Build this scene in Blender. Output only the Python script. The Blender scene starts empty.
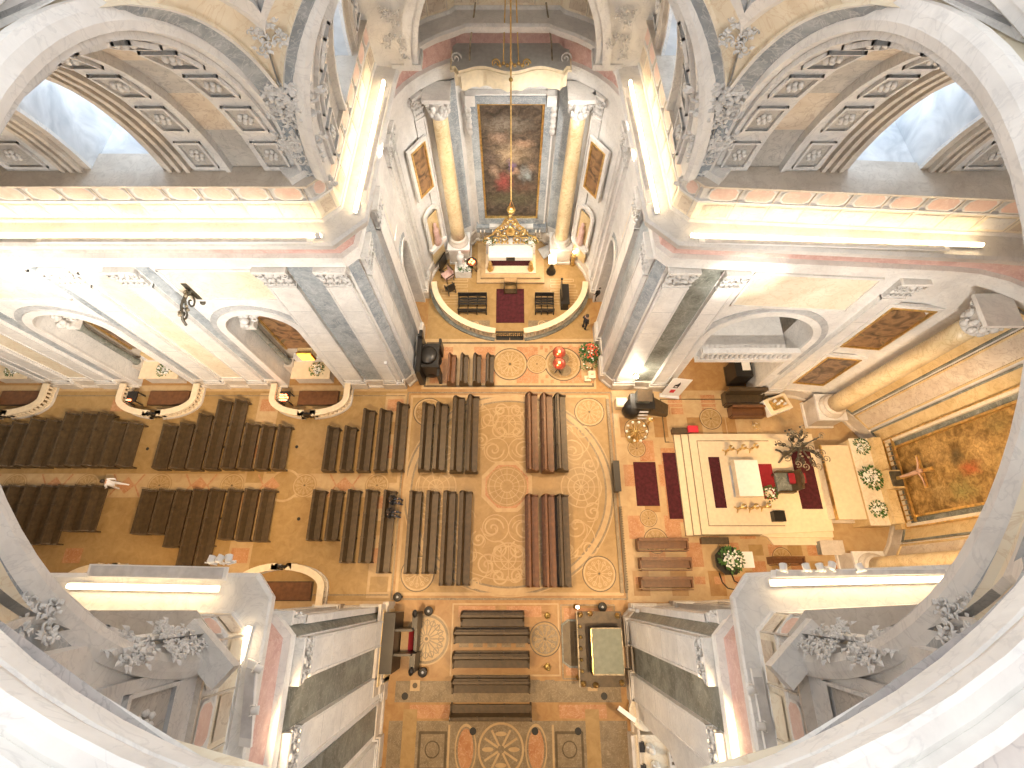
import bpy, math, random
from mathutils import Vector, Matrix
random.seed(7)
PI = math.pi
scene = bpy.context.scene
COL = scene.collection

# ---------------------------------------------------------------- camera, sky, exposure
F_PX = 505.0; TILT = math.radians(22.3); CAM = (0.2, -5.65, 30.0)
cd = bpy.data.cameras.new('camera'); cam = bpy.data.objects.new('camera', cd); COL.objects.link(cam)
cam.location = CAM; cam.rotation_euler = (TILT, 0, 0)
cd.sensor_width = 36.0; cd.lens = F_PX / 1024 * 36.0; cd.clip_start = 0.05; cd.clip_end = 300
scene.camera = cam
W = bpy.data.worlds.new('World'); scene.world = W; W.use_nodes = True
bg = W.node_tree.nodes['Background']
bg.inputs[0].default_value = (0.97, 0.985, 1.0, 1); bg.inputs[1].default_value = 0.72
vs = scene.view_settings
vs.view_transform = 'Standard'; vs.look = 'None'; vs.gamma = 1.0; vs.use_curve_mapping = False
vs.exposure = 1.25

def spot(loc, target, power, color, angle=60, blend=0.7, size=0.15):
    l = bpy.data.lights.new('spot_light', 'SPOT'); l.energy = power; l.color = color
    l.spot_size = math.radians(angle); l.spot_blend = blend; l.shadow_soft_size = size
    o = bpy.data.objects.new('spot_light', l); COL.objects.link(o); o.location = loc
    d = Vector(target) - Vector(loc); o.rotation_euler = d.to_track_quat('-Z', 'Y').to_euler()
    return o
WARM = (1.0, 0.66, 0.34); SOFT = (1.0, 0.85, 0.66)
# floodlights carried by the fixtures on the cornices
spot((-7.7, -4.75, 15.4), (-20.3, 6.8, 13.2), 5000, (1, .93, .82), 22, .8)
spot((8.3, -4.75, 15.4), (9.7, 6.8, 12.4), 3000, (1, .93, .82), 20, .8)
spot((9.6, -4.75, 15.4), (14.0, 1.0, 0), 1500, WARM, 66)
spot((11.4, -4.75, 15.4), (20.5, 0.5, 4.0), 3400, WARM, 62)
spot((10.6, -4.75, 15.4), (9.5, -2.0, 0), 1500, WARM, 75)
spot((-5.7, -9.3, 16.2), (0.5, -8.5, 0), 2100, WARM, 75)
spot((5.7, -9.3, 16.2), (0.0, -9.5, 0), 1900, WARM, 75)
spot((-7.9, -4.75, 15.4), (-12.5, 0.0, 0), 2000, WARM, 80)
spot((-9.9, -4.75, 15.4), (-22.5, 0.5, 0), 2800, WARM, 80)
spot((4.6, 9.5, 16.2), (1.5, 9.0, 0), 2800, WARM, 60)
spot((-4.6, 9.5, 16.2), (0, 14.5, 0), 2400, SOFT, 70)
spot((6.6, 4.75, 15.4), (3, 1.5, 0), 1700, WARM, 70)
spot((-6.4, 4.75, 15.4), (-3, 0.5, 0), 1500, WARM, 70)
# added upward fill spots at cornice height, without fixtures, to brighten the vaults
spot((-9.0, -4.75, 16.6), (-9.3, 5.2, 21.5), 700, (1, .95, .88), 95, .9)
spot((9.0, -4.75, 16.6), (9.3, 5.2, 21.5), 700, (1, .95, .88), 95, .9)
spot((4.5, 9.0, 16.6), (-4.6, 9.2, 21), 350, (1, .95, .88), 90, .9)
spot((-4.5, 9.0, 16.6), (4.6, 9.2, 21), 350, (1, .95, .88), 90, .9)
# wide fill spots added near cornice height to lift the opposite walls
WALL_FILL = (1, .93, .84)
spot((-8.0, -4.75, 15.4), (-11.5, 6.6, 10), 2850, WALL_FILL, 85, .9)
spot((-12.0, -4.75, 15.4), (-19, 6.6, 10), 3150, WALL_FILL, 85, .9)
spot((-16.0, -4.75, 15.4), (-27, 6.6, 9), 3150, WALL_FILL, 85, .9)
spot((8.6, -4.75, 15.4), (10.5, 6.3, 10), 1950, WALL_FILL, 80, .9)
spot((13.0, -4.75, 15.4), (17.5, 5.5, 9), 1275, WALL_FILL, 70, .9)
spot((4.7, 8.0, 16.2), (-5.8, 11, 8), 1950, WALL_FILL, 90, .9)
spot((-4.7, 8.0, 16.2), (5.8, 11, 8), 1950, WALL_FILL, 90, .9)
spot((4.5, 10.5, 16.2), (-1.0, 18, 7), 1800, WALL_FILL, 70, .9)
spot((5.7, -8.2, 16.2), (-6.4, -8.6, 9), 1500, WALL_FILL, 80, .9)
spot((-5.7, -8.2, 16.2), (6.4, -8.6, 9), 1500, WALL_FILL, 80, .9)

# ---------------------------------------------------------------- pixel helpers (frame 1024 x 768)
ct, st = math.cos(TILT), math.sin(TILT)
def _ray(x, y):
    u = x - 512; v = y - 384
    return u, F_PX*st - v*ct, -F_PX*ct - v*st
def at(x, y, z=0.0):
    a, b, c = _ray(x, y); t = (z - CAM[2]) / c
    return CAM[0] + a*t, CAM[1] + b*t

# ---------------------------------------------------------------- materials
MATS = {}
def _new(name):
    m = bpy.data.materials.new(name); m.use_nodes = True
    b = m.node_tree.nodes['Principled BSDF']; MATS[name] = m
    return m, m.node_tree.nodes, m.node_tree.links, b
def marble(name, c1, c2, scale=1.0, vein=None, rough=0.45, vein_amt=0.5, detail=6, bump=0.0):
    m, N, L, b = _new(name)
    tc = N.new('ShaderNodeTexCoord')
    n = N.new('ShaderNodeTexNoise'); n.inputs['Scale'].default_value = scale; n.inputs['Detail'].default_value = detail
    n.inputs['Roughness'].default_value = 0.65; n.inputs['Distortion'].default_value = 0.8
    L.new(tc.outputs['Object'], n.inputs['Vector'])
    r = N.new('ShaderNodeValToRGB'); r.color_ramp.elements[0].position = 0.32; r.color_ramp.elements[1].position = 0.68
    r.color_ramp.elements[0].color = (*c1, 1); r.color_ramp.elements[1].color = (*c2, 1)
    L.new(n.outputs['Fac'], r.inputs['Fac']); out = r.outputs['Color']
    if vein:
        n2 = N.new('ShaderNodeTexNoise'); n2.inputs['Scale'].default_value = scale*1.7; n2.inputs['Detail'].default_value = 8
        n2.inputs['Distortion'].default_value = 2.2; L.new(tc.outputs['Object'], n2.inputs['Vector'])
        r2 = N.new('ShaderNodeValToRGB'); e = r2.color_ramp.elements
        e[0].position = 0.47; e[0].color = (0, 0, 0, 1); e[1].position = 0.5; e[1].color = (vein_amt,)*3 + (1,)
        e3 = e.new(0.53); e3.color = (0, 0, 0, 1)
        L.new(n2.outputs['Fac'], r2.inputs['Fac'])
        mx = N.new('ShaderNodeMix'); mx.data_type = 'RGBA'
        L.new(r2.outputs['Color'], mx.inputs['Factor']); L.new(out, mx.inputs['A']); mx.inputs['B'].default_value = (*vein, 1)
        out = mx.outputs['Result']
    L.new(out, b.inputs['Base Color']); b.inputs['Roughness'].default_value = rough
    if bump:
        bp = N.new('ShaderNodeBump'); bp.inputs['Strength'].default_value = bump; bp.inputs['Distance'].default_value = 0.05
        n3 = N.new('ShaderNodeTexNoise'); n3.inputs['Scale'].default_value = 9; n3.inputs['Detail'].default_value = 5
        L.new(tc.outputs['Object'], n3.inputs['Vector'])
        L.new(n3.outputs['Fac'], bp.inputs['Height']); L.new(bp.outputs['Normal'], b.inputs['Normal'])
    return m
def plain(name, c, rough=0.5, metal=0.0, emit=0.0, ec=None, var=0.12):
    m, N, L, b = _new(name)
    n = N.new('ShaderNodeTexNoise'); n.inputs['Scale'].default_value = 5; n.inputs['Detail'].default_value = 4
    tc = N.new('ShaderNodeTexCoord'); L.new(tc.outputs['Object'], n.inputs['Vector'])
    r = N.new('ShaderNodeValToRGB'); r.color_ramp.elements[0].position = .3; r.color_ramp.elements[1].position = .7
    r.color_ramp.elements[0].color = (*[v*(1-var) for v in c], 1); r.color_ramp.elements[1].color = (*[min(1, v*(1+var)) for v in c], 1)
    L.new(n.outputs['Fac'], r.inputs['Fac']); L.new(r.outputs['Color'], b.inputs['Base Color'])
    b.inputs['Roughness'].default_value = rough; b.inputs['Metallic'].default_value = metal
    if emit:
        b.inputs['Emission Color'].default_value = (*(ec or c), 1); b.inputs['Emission Strength'].default_value = emit
    return m
marble('white', (.66, .64, .61), (.84, .82, .78), .8, (.5, .49, .48), .5, .35, bump=.12)
marble('pearl', (.60, .59, .57), (.76, .74, .71), .9, (.42, .42, .42), .5, .5, bump=.15)
marble('carved', (.50, .49, .47), (.78, .76, .73), 3.2, None, .6, bump=.3)
marble('cream', (.74, .64, .48), (.86, .79, .64), .7, (.62, .47, .3), .45, .5)
marble('gold_marble', (.58, .41, .19), (.76, .60, .34), .8, (.42, .26, .1), .4, .5)
marble('pink', (.66, .44, .36), (.80, .60, .51), 1.1, (.84, .68, .6), .45, .5)
marble('rose', (.52, .30, .26), (.72, .50, .44), 1.4, (.8, .66, .6), .45, .5)
marble('blue_grey', (.20, .235, .26), (.42, .455, .475), 1.3, (.62, .63, .64), .4, .6)
marble('green_grey', (.09, .10, .085), (.27, .285, .255), 1.1, (.42, .42, .38), .4, .55)
marble('grey', (.34, .35, .36), (.56, .56, .55), 1.2, (.25, .26, .27), .5, .5)
marble('soffit_grey', (.40, .38, .35), (.60, .56, .50), 1.1, (.2, .19, .18), .55, .5)
marble('soffit_tan', (.58, .47, .35), (.74, .66, .54), .9, (.36, .25, .17), .55, .5)
marble('stone', (.52, .46, .39), (.68, .62, .54), 1.0, (.40, .34, .28), .55, .4, bump=.15)
marble('yellow_column', (.62, .46, .24), (.80, .66, .42), .9, (.45, .30, .14), .35, .6)
marble('fl_base', (0.309, 0.157, 0.050), (0.429, 0.252, 0.094), 1.6, (.30, .17, .07), .38, .35)
marble('fl_tan', (0.309, 0.189, 0.066), (0.416, 0.270, 0.110), 2.2, (.4, .25, .1), .38, .4)
marble('fl_light', (0.443, 0.289, 0.138), (0.537, 0.384, 0.203), 2.0, None, .38)
marble('fl_pink', (0.389, 0.164, 0.061), (0.496, 0.264, 0.121), 1.5, (.72, .5, .34), .38, .4)
marble('fl_grey', (0.175, 0.126, 0.069), (0.282, 0.211, 0.121), 1.8, (.5, .4, .28), .38, .4)
marble('fl_dark', (0.074, 0.050, 0.025), (0.134, 0.094, 0.046), 1.8, None, .38)
plain('wood', (.075, .048, .022), .42, var=.3)
plain('wood_warm', (.15, .062, .022), .4, var=.25)
plain('wood_black', (.018, .015, .012), .35)
plain('wood_light', (.42, .27, .13), .5)
plain('carpet_red', (.065, .008, .012), .95, var=.35)
plain('carpet_bright', (.26, .012, .02), .9)
plain('cloth_white', (.86, .83, .76), .8, var=.05)
plain('linen', (.78, .64, .44), .8, var=.06)
plain('gold', (.68, .46, .17), .32, .75, var=.3)
plain('brass', (.52, .36, .12), .35, .8)
plain('dark_bronze', (.085, .075, .055), .5, .3, var=.4)
plain('iron', (.035, .033, .03), .45, .4)
plain('silver_wood', (.30, .25, .17), .45, .3, var=.5)
plain('leaf', (.055, .14, .03), .6, var=.5)
plain('petal', (.86, .84, .76), .7, var=.05)
plain('petal_red', (.78, .13, .06), .6, var=.3)
plain('skin', (.55, .34, .24), .6)
plain('coat_black', (.02, .02, .022), .8)
plain('coat_white', (.82, .82, .85), .8, var=.05)
plain('trouser', (.08, .09, .12), .8)
plain('hair', (.035, .022, .014), .6)
plain('white_paint', (.85, .84, .82), .5, var=.03)
plain('light_grey_metal', (.62, .62, .63), .4, .2)
plain('red_paint', (.65, .03, .05), .5)
plain('glass_case', (.20, .22, .17), .5, 0)
plain('canopy_grey', (.46, .46, .43), .7, var=.1)
plain('canopy_cream', (.80, .70, .50), .7, var=.08)
plain('lit_tube', (1, .8, .5), .5, emit=8, ec=(1, .75, .45), var=0)
plain('candle_glow', (1, .3, .1), .5, emit=5, ec=(1, .20, .06), var=0)
plain('lamp_glow', (1, .8, .5), .5, emit=14, ec=(1, .82, .6), var=0)
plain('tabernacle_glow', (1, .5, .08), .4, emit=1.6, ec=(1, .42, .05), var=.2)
plain('window_light', (.8, .88, 1), .5, emit=3, ec=(.84, .92, 1), var=0)

def painting_mat(name, cols, scale, seed):
    m, N, L, b = _new(name)
    tc = N.new('ShaderNodeTexCoord'); mp = N.new('ShaderNodeMapping'); mp.inputs['Location'].default_value = (seed, seed*.7, seed*1.3)
    L.new(tc.outputs['Object'], mp.inputs['Vector'])
    n = N.new('ShaderNodeTexNoise'); n.inputs['Scale'].default_value = scale; n.inputs['Detail'].default_value = 5; n.inputs['Distortion'].default_value = 1.6
    L.new(mp.outputs['Vector'], n.inputs['Vector'])
    r = N.new('ShaderNodeValToRGB'); e = r.color_ramp.elements
    e[0].position = .3; e[0].color = (*cols[0], 1); e[1].position = .72; e[1].color = (*cols[-1], 1)
    for i, c in enumerate(cols[1:-1]):
        x = e.new(.3 + .42*(i+1)/(len(cols)-1)); x.color = (*c, 1)
    L.new(n.outputs['Fac'], r.inputs['Fac']); L.new(r.outputs['Color'], b.inputs['Base Color']); b.inputs['Roughness'].default_value = .45
painting_mat('paint_dark', [(.06, .045, .03), (.13, .09, .06), (.30, .20, .13), (.10, .08, .07)], .9, 3)
painting_mat('paint_brown', [(.05, .03, .02), (.16, .09, .045), (.34, .19, .09), (.12, .10, .05)], 1.2, 8)
painting_mat('paint_gold', [(.20, .11, .03), (.46, .25, .06), (.72, .46, .16), (.40, .30, .10)], .55, 5)
painting_mat('embrasure', [(.42, .45, .48), (.55, .57, .59), (.66, .68, .70), (.74, .76, .78)], .8, 1)

# ---------------------------------------------------------------- mesh builder
class MB:
    def __init__(s): s.v = []; s.f = []; s.m = []; s.names = []; s.sm = []; s.M = None
    def mi(s, mat):
        if mat not in s.names: s.names.append(mat)
        return s.names.index(mat)
    def add(s, vs, fs, mat, smooth=False):
        k = len(s.v); i = s.mi(mat)
        for p in vs:
            p = Vector(p)
            if s.M is not None: p = s.M @ p
            s.v.append(tuple(p))
        for f in fs: s.f.append([q + k for q in f]); s.m.append(i); s.sm.append(smooth)
        return s
    def quad(s, a, b, c, d, mat): return s.add([a, b, c, d], [(0, 1, 2, 3)], mat)
    def box(s, x0, x1, y0, y1, z0, z1, mat, rz=0, c=None):
        p = [(x, y, z) for z in (z0, z1) for y in (y0, y1) for x in (x0, x1)]
        if rz:
            cx, cy = c if c else ((x0+x1)/2, (y0+y1)/2); C, S = math.cos(rz), math.sin(rz)
            p = [(cx+(x-cx)*C-(y-cy)*S, cy+(x-cx)*S+(y-cy)*C, z) for x, y, z in p]
        return s.add(p, [(0, 2, 3, 1), (4, 5, 7, 6), (0, 1, 5, 4), (2, 6, 7, 3), (0, 4, 6, 2), (1, 3, 7, 5)], mat)
    def prism(s, poly, z0, z1, mat, top=None):
        n = len(poly); vs_ = [(x, y, z0) for x, y in poly] + [(x, y, z1) for x, y in poly]
        s.add(vs_, [(i, (i+1) % n, n+(i+1) % n, n+i) for i in range(n)] + [tuple(range(n-1, -1, -1))], mat)
        return s.add([(x, y, z1) for x, y in poly], [tuple(range(n))], top or mat)
    def lathe(s, prof, mat, c=(0, 0, 0), seg=14, sx=1, sy=1, smooth=True, a0=0, a1=2*PI):
        full = abs(a1-a0-2*PI) < 1e-6; n = seg if full else seg+1; vs_ = []; fs = []
        for r, z in prof:
            for i in range(n):
                a = a0 + (a1-a0)*i/seg; vs_.append((c[0]+r*sx*math.cos(a), c[1]+r*sy*math.sin(a), c[2]+z))
        for j in range(len(prof)-1):
            for i in range(seg):
                k = (i+1) % n; fs.append((j*n+i, j*n+k, (j+1)*n+k, (j+1)*n+i))
        if full: fs += [tuple(range(n-1, -1, -1)), tuple((len(prof)-1)*n+i for i in range(n))]
        return s.add(vs_, fs, mat, smooth)
    def tube(s, pts, r, mat, seg=7, smooth=True):
        P = [Vector(p) for p in pts]; vs_ = []; fs = []; n = len(P)
        rr = r if isinstance(r, (list, tuple)) else [r]*n
        for i, p in enumerate(P):
            d = (P[min(i+1, n-1)] - P[max(i-1, 0)]).normalized()
            u = d.cross(Vector((0, 0, 1)));
            if u.length < 1e-3: u = d.cross(Vector((0, 1, 0)))
            u.normalize(); w = d.cross(u)
            for k in range(seg):
                a = 2*PI*k/seg; vs_.append(tuple(p + (u*math.cos(a) + w*math.sin(a))*rr[i]))
        for i in range(n-1):
            for k in range(seg):
                q = (k+1) % seg; fs.append((i*seg+k, i*seg+q, (i+1)*seg+q, (i+1)*seg+k))
        fs += [tuple(range(seg)), tuple((n-1)*seg+k for k in range(seg-1, -1, -1))]
        return s.add(vs_, fs, mat, smooth)
    def ball(s, c, r, mat, seg=8, rings=5, sc=(1, 1, 1)):
        vs_ = []; fs = []
        for j in range(rings+1):
            t = PI*j/rings
            for i in range(seg):
                a = 2*PI*i/seg
                vs_.append((c[0]+r*sc[0]*math.sin(t)*math.cos(a), c[1]+r*sc[1]*math.sin(t)*math.sin(a), c[2]+r*sc[2]*math.cos(t)))
        for j in range(rings):
            for i in range(seg):
                k = (i+1) % seg; fs.append((j*seg+i, (j+1)*seg+i, (j+1)*seg+k, j*seg+k))
        return s.add(vs_, fs, mat, True)
    def ring(s, cx, cy, r0, r1, z, mat, seg=36, a0=0, a1=2*PI, sx=1, sy=1):
        vs_ = []; fs = []
        for i in range(seg+1):
            a = a0+(a1-a0)*i/seg
            for r in (r0, r1): vs_.append((cx+r*sx*math.cos(a), cy+r*sy*math.sin(a), z))
        for i in range(seg): fs.append((2*i, 2*i+1, 2*i+3, 2*i+2))
        return s.add(vs_, fs, mat)
    def disk(s, cx, cy, r, z, mat, seg=28, sx=1, sy=1, rot=0):
        return s.add([(cx+r*sx*math.cos(rot+2*PI*i/seg), cy+r*sy*math.sin(rot+2*PI*i/seg), z) for i in range(seg)], [tuple(range(seg))], mat)
    def scroll(s, c, u, w, r, mat, turns=1.6, th=.04, flip=1, seg=5, n=22):
        c = Vector(c); u = Vector(u).normalized(); w = Vector(w).normalized(); pts = []
        for i in range(n+1):
            t = i/n; a = flip*2*PI*turns*t; R = r*(1-.88*t)
            pts.append(c + u*math.cos(a)*R + w*math.sin(a)*R)
        return s.tube(pts, [th*(1-.3*i/n) for i in range(n+1)], mat, seg)
    def build(s, name, parent=None, loc=None):
        me = bpy.data.meshes.new(name); me.from_pydata(s.v, [], s.f)
        for n in s.names: me.materials.append(MATS[n])
        me.polygons.foreach_set('material_index', s.m); me.polygons.foreach_set('use_smooth', s.sm); me.update()
        o = bpy.data.objects.new(name, me); COL.objects.link(o)
        if parent is not None: o.parent = parent
        if loc is not None: o.location = loc
        return o
def foliage(mb, c, t, up, w, h, mat='carved', seed=1, n=9, nrm=None):
    """low relief of curling stems, leaves and small flowers filling a w x h field round c"""
    rnd = random.Random(seed); c = Vector(c); t = Vector(t).normalized(); up = Vector(up).normalized(); nn = Vector(nrm).normalized() if nrm else t.cross(up)
    for i in range(n):
        a = (rnd.random()-.5)*w; b = (rnd.random()-.5)*h; q = c+t*a+up*b; r = min(w, h)*(.12+.10*rnd.random())
        mb.scroll(q, t if i % 2 else -t, up, r, mat, 1.3, r*.2, 1 if rnd.random() > .5 else -1, 5, 12)
        for k in range(5):
            an = 2*PI*rnd.random(); d = t*math.cos(an)+up*math.sin(an); s = d.cross(nn).normalized(); l = r*1.3; q0 = q+d*r*.7
            mb.add([tuple(q0), tuple(q0+d*l*.45+s*l*.28+nn*l*.12), tuple(q0+d*l-nn*l*.02), tuple(q0+d*l*.45-s*l*.28+nn*l*.12), tuple(q0+d*l*.5+nn*l*.34)], [(0, 1, 4), (1, 2, 4), (2, 3, 4), (3, 0, 4)], mat)
        mb.ball(tuple(q+nn*r*.15), r*.32, mat, 6, 4)
USED = set()
def thing(name, label, cat, loc=(0, 0, 0), rz=0, group=None):
    o = bpy.data.objects.new(name, None); COL.objects.link(o); o.empty_display_size = .3
    o.location = loc; o.rotation_euler = (0, 0, rz); return tag(o, label, cat, group)
def tag(o, label, cat, group=None):
    o['label'] = label; o['category'] = cat
    if group: o['group'] = group
    if label in USED and not group: print('DUPLABEL', label)
    USED.add(label)
    return o
def struct(o): o['kind'] = 'structure'; return o
def copy_tree(o, parent=None):
    c = o.copy(); COL.objects.link(c)
    if parent is not None: c.parent = parent
    for ch in list(o.children): copy_tree(ch, c)
    return c
ORD = ['first', 'second', 'third', 'fourth', 'fifth', 'sixth', 'seventh', 'eighth', 'ninth', 'tenth', 'eleventh']

def sweep(mb, path, prof, mat, closed=False):
    """profile = [(inward offset, z), ...]; the interior lies on the right of the path; mat may be a list per strip"""
    n = len(path); rows = []
    for i, p in enumerate(path):
        p = Vector(p)
        a = Vector(path[i-1]) if (i > 0 or closed) else None
        b = Vector(path[(i+1) % n]) if (i < n-1 or closed) else None
        ns = []
        if a is not None: d = (p-a).normalized(); ns.append(Vector((d.y, -d.x)))
        if b is not None: d = (b-p).normalized(); ns.append(Vector((d.y, -d.x)))
        if len(ns) == 2:
            m = (ns[0]+ns[1]).normalized(); k = 1/max(.35, m.dot(ns[0])); m = m*k
        else: m = ns[0]
        rows.append([(p.x+m.x*o, p.y+m.y*o, z) for o, z in prof])
    for j in range(len(prof)-1):
        mm = mat[j] if isinstance(mat, (list, tuple)) else mat
        for i in range(n if closed else n-1):
            k = (i+1) % n
            mb.quad(rows[i][j], rows[k][j], rows[k][j+1], rows[i][j+1], mm)

def sweep2(mb, path, edge, prof, mat, full=1.25):
    """like sweep, but the projection runs from the wall path to a given edge path"""
    rows = []
    for a, b in zip(path, edge):
        a, b = Vector(a), Vector(b); rows.append([(*(a+(b-a)*(o/full)), z) for o, z in prof])
    for j in range(len(prof)-1):
        mm = mat[j] if isinstance(mat, (list, tuple)) else mat
        for i in range(len(path)-1): mb.quad(rows[i][j], rows[i+1][j], rows[i+1][j+1], rows[i][j+1], mm)

def frame_on(loc, nx, ny):
    """matrix: local x along the wall, local y out of the wall, z up; origin at loc"""
    n = Vector((nx, ny, 0)).normalized(); t = Vector((n.y, -n.x, 0))
    M = Matrix.Identity(4)
    M[0][0], M[1][0], M[2][0] = t; M[0][1], M[1][1], M[2][1] = n; M[2][2] = 1
    M[0][3], M[1][3], M[2][3] = loc
    return M
# ================================================================ THE SETTING
BW = 6.6            # half width of nave and chancel (y)
ZC = 17.6           # springing height of the vaults
RN, RT, RS = 6.95, 5.7, 6.7   # nave and chancel, north transept, south transept
VSC = {6.95: 1.10, 5.7: 1.27, 6.7: 1.155}; EXPO = {6.95: 2.0, 5.7: 2.0, 6.7: 3.0}   # the vaults are a little taller than round # vault radii: nave/chancel and transepts
def ell(cx, cy, a, b, t0, t1, n): return [(cx+a*math.cos(math.radians(t0+(t1-t0)*i/n)), cy+b*math.sin(math.radians(t0+(t1-t0)*i/n))) for i in range(n+1)]
tw = [(-6.5, BW), (-6.12, 6.98), (-5.75, 13.6)]                       # north-west corner going up to the transept apse
apseN = ell(0, 13.6, 5.75, 4.7, 180, 118, 6)[1:] + [(-2.45, 18.05)]
apseN = [p for p in apseN if p[0] < -2.5] + [(-2.45, 18.1), (0, 18.1)]
P_NW = [(-36, BW)] + tw + apseN
apseE_y = ell(17.0, 0, 5.6, BW-.6, 90, 22, 6)
P_NE = [(-x, y) for x, y in reversed(apseN)][0:] + [(5.75, 13.6), (6.12, 6.98), (6.5, BW), (17.0, 6.0)] + apseE_y[1:] + [(22.3, 2.2), (22.3, 0)]
P_SE = [(22.3, 0), (22.3, -2.2)] + [(x, -y) for x, y in reversed(apseE_y[1:])] + [(17.0, -6.0), (6.75, -BW), (6.4, -6.95), (6.4, -20)]
P_SW = [(-6.55, -20), (-6.5, -6.95), (-6.85, -BW), (-36, -BW)]
E_SE = None

# ---- floor with its inlaid marble
fl = MB()
_J = [0]
def jz():
    _J[0] += 1; return (_J[0] % 97)*.00003
class _F(MB):
    def add(s, vs_, fs, mat, smooth=False):
        k = jz(); return MB.add(s, [(p[0], p[1], p[2]+k) for p in vs_], fs, mat, smooth)
fl = _F()
fl.box(-36, 24, -21, 21, -.4, 0, 'fl_base')
def plate(x0, x1, y0, y1, mat, k=1): fl.quad((x0, y0, .004*k), (x1, y0, .004*k), (x1, y1, .004*k), (x0, y1, .004*k), mat)
def line(pts, w, mat, k=3, closed=False):
    n = len(pts); m = n if closed else n-1
    w2 = w
    for i in range(m):
        a = Vector((*pts[i], 0)); b = Vector((*pts[(i+1) % n], 0)); d = (b-a)
        if d.length < 1e-6: continue
        d.normalize(); q = Vector((-d.y, d.x, 0))*w/2; z = Vector((0, 0, .004*k)); a2 = a-d*w*.3; b2 = b+d*w*.3
        fl.quad(a2-q+z, b2-q+z, b2+q+z, a2+q+z, mat)
def rect(x0, x1, y0, y1, w, mat, k=3): line([(x0, y0), (x1, y0), (x1, y1), (x0, y1)], w, mat, k, True)
def rosette(x, y, r, k=4, petals=12, c1='fl_light', c2='fl_tan', edge='fl_dark'):
    fl.disk(x, y, r, .004*k, edge, 32); fl.disk(x, y, r*.94, .004*(k+1), c1, 32); fl.disk(x, y, r*.84, .004*(k+2), c2, 32)
    for i in range(petals):
        a = 2*PI*i/petals
        line([(x+r*.15*math.cos(a), y+r*.15*math.sin(a)), (x+r*.76*math.cos(a), y+r*.76*math.sin(a))], r*.05, c1, k+3)
        fl.ring(x+r*.62*math.cos(a), y+r*.62*math.sin(a), r*.09, r*.13, .004*(k+3), c1, 8)
    fl.disk(x, y, r*.07, .004*(k+4), 'fl_dark', 10)
def curl(x, y, r, a0, flip=1, turns=1.5, w=.09, mat='fl_light', k=4):
    pts = []
    for i in range(25):
        t = i/24; a = a0+flip*2*PI*turns*t; R = r*(1-.85*t); pts.append((x+R*math.cos(a), y+R*math.sin(a)))
    line(pts, w, mat, k)
# crossing carpet of scrolls
plate(-6.1, 6.2, -5.75, 5.75, 'fl_tan', 1)
for r, m, w in ((5.95, 'fl_grey', .5), (5.95, 'fl_light', .28), (5.35, 'fl_light', .06), (6.25, 'fl_light', .06)):
    fl.ring(0, 0, r-w/2, r+w/2, .004*(2 if m == 'fl_grey' else 3), m, 72, sx=1, sy=.95)
fl.disk(-.1, .1, 1.62, .016, 'fl_light', 8, rot=PI/8); fl.disk(-.1, .1, 1.38, .020, 'fl_pink', 8, rot=PI/8); fl.disk(-.1, .1, 1.2, .024, 'fl_tan', 24)
for r in (.35, .7, 1.05): fl.ring(-.1, .1, r, r+.05, .028, 'fl_light', 28)
for i in range(16):
    a = PI*i/8; line([(-.1+.3*math.cos(a), .1+.3*math.sin(a)), (-.1+1.15*math.cos(a), .1+1.15*math.sin(a))], .035, 'fl_light', 7)
for sx in (-1, 1):
    for sy in (-1, 1):
        rosette(sx*5.05, sy*4.75, .95, 5)
        for (x, y, r, a, f) in ((.9, 2.3, .62, 0, 1), (.55, 3.5, .5, 2, -1), (1.2, 4.3, .6, 1, 1), (2.6, 1.6, .6, 3, 1), (3.9, 2.2, .75, 2, -1), (3.4, 3.5, .55, 0, 1), (2.3, 3.9, .55, 4, -1),
                              (.5, 4.9, .45, 0, -1), (4.6, 3.4, .45, 0, 1), (4.9, 1.4, .55, 1, -1), (1.7, 2.9, .45, 2, 1), (3.1, 2.6, .4, 1, 1), (2.9, 4.6, .4, 1, -1), (1.9, 5.2, .35, 3, 1)):
            curl(sx*x, sy*y, r, a, f*sx*sy); curl(sx*x, sy*y, r*1.12, a+PI, f*sx*sy, .5, .05)
        for (x, y, r) in ((.75, 2.3, .72), (1.9, 4.4, .75), (4.0, 2.9, .9), (.2, 3.9, .6)):
            fl.ring(sx*x, sy*y, r, r+.06, .016, 'fl_light', 26)
for sx in (-1, 1):
    for rr in (1.15, .75, .4): fl.ring(sx*4.3, .05, rr, rr+.07, .017, 'fl_light', 30)
    for i in range(10): a = 2*PI*i/10; line([(sx*4.3, .05), (sx*4.3+1.1*math.cos(a), .05+1.1*math.sin(a))], .05, 'fl_light', 5)
for sy in (-1, 1):
    fl.ring(0, sy*4.1, .95, 1.02, .017, 'fl_light', 30)
    for i in range(8): a = 2*PI*i/8; line([(0, sy*4.1), (.9*math.cos(a), sy*4.1+.9*math.sin(a))], .05, 'fl_light', 5)
rect(-6.15, 6.25, -5.8, 5.8, .16, 'fl_light', 4); rect(-6.4, 6.5, -6.05, 6.05, .1, 'fl_grey', 4)
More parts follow.
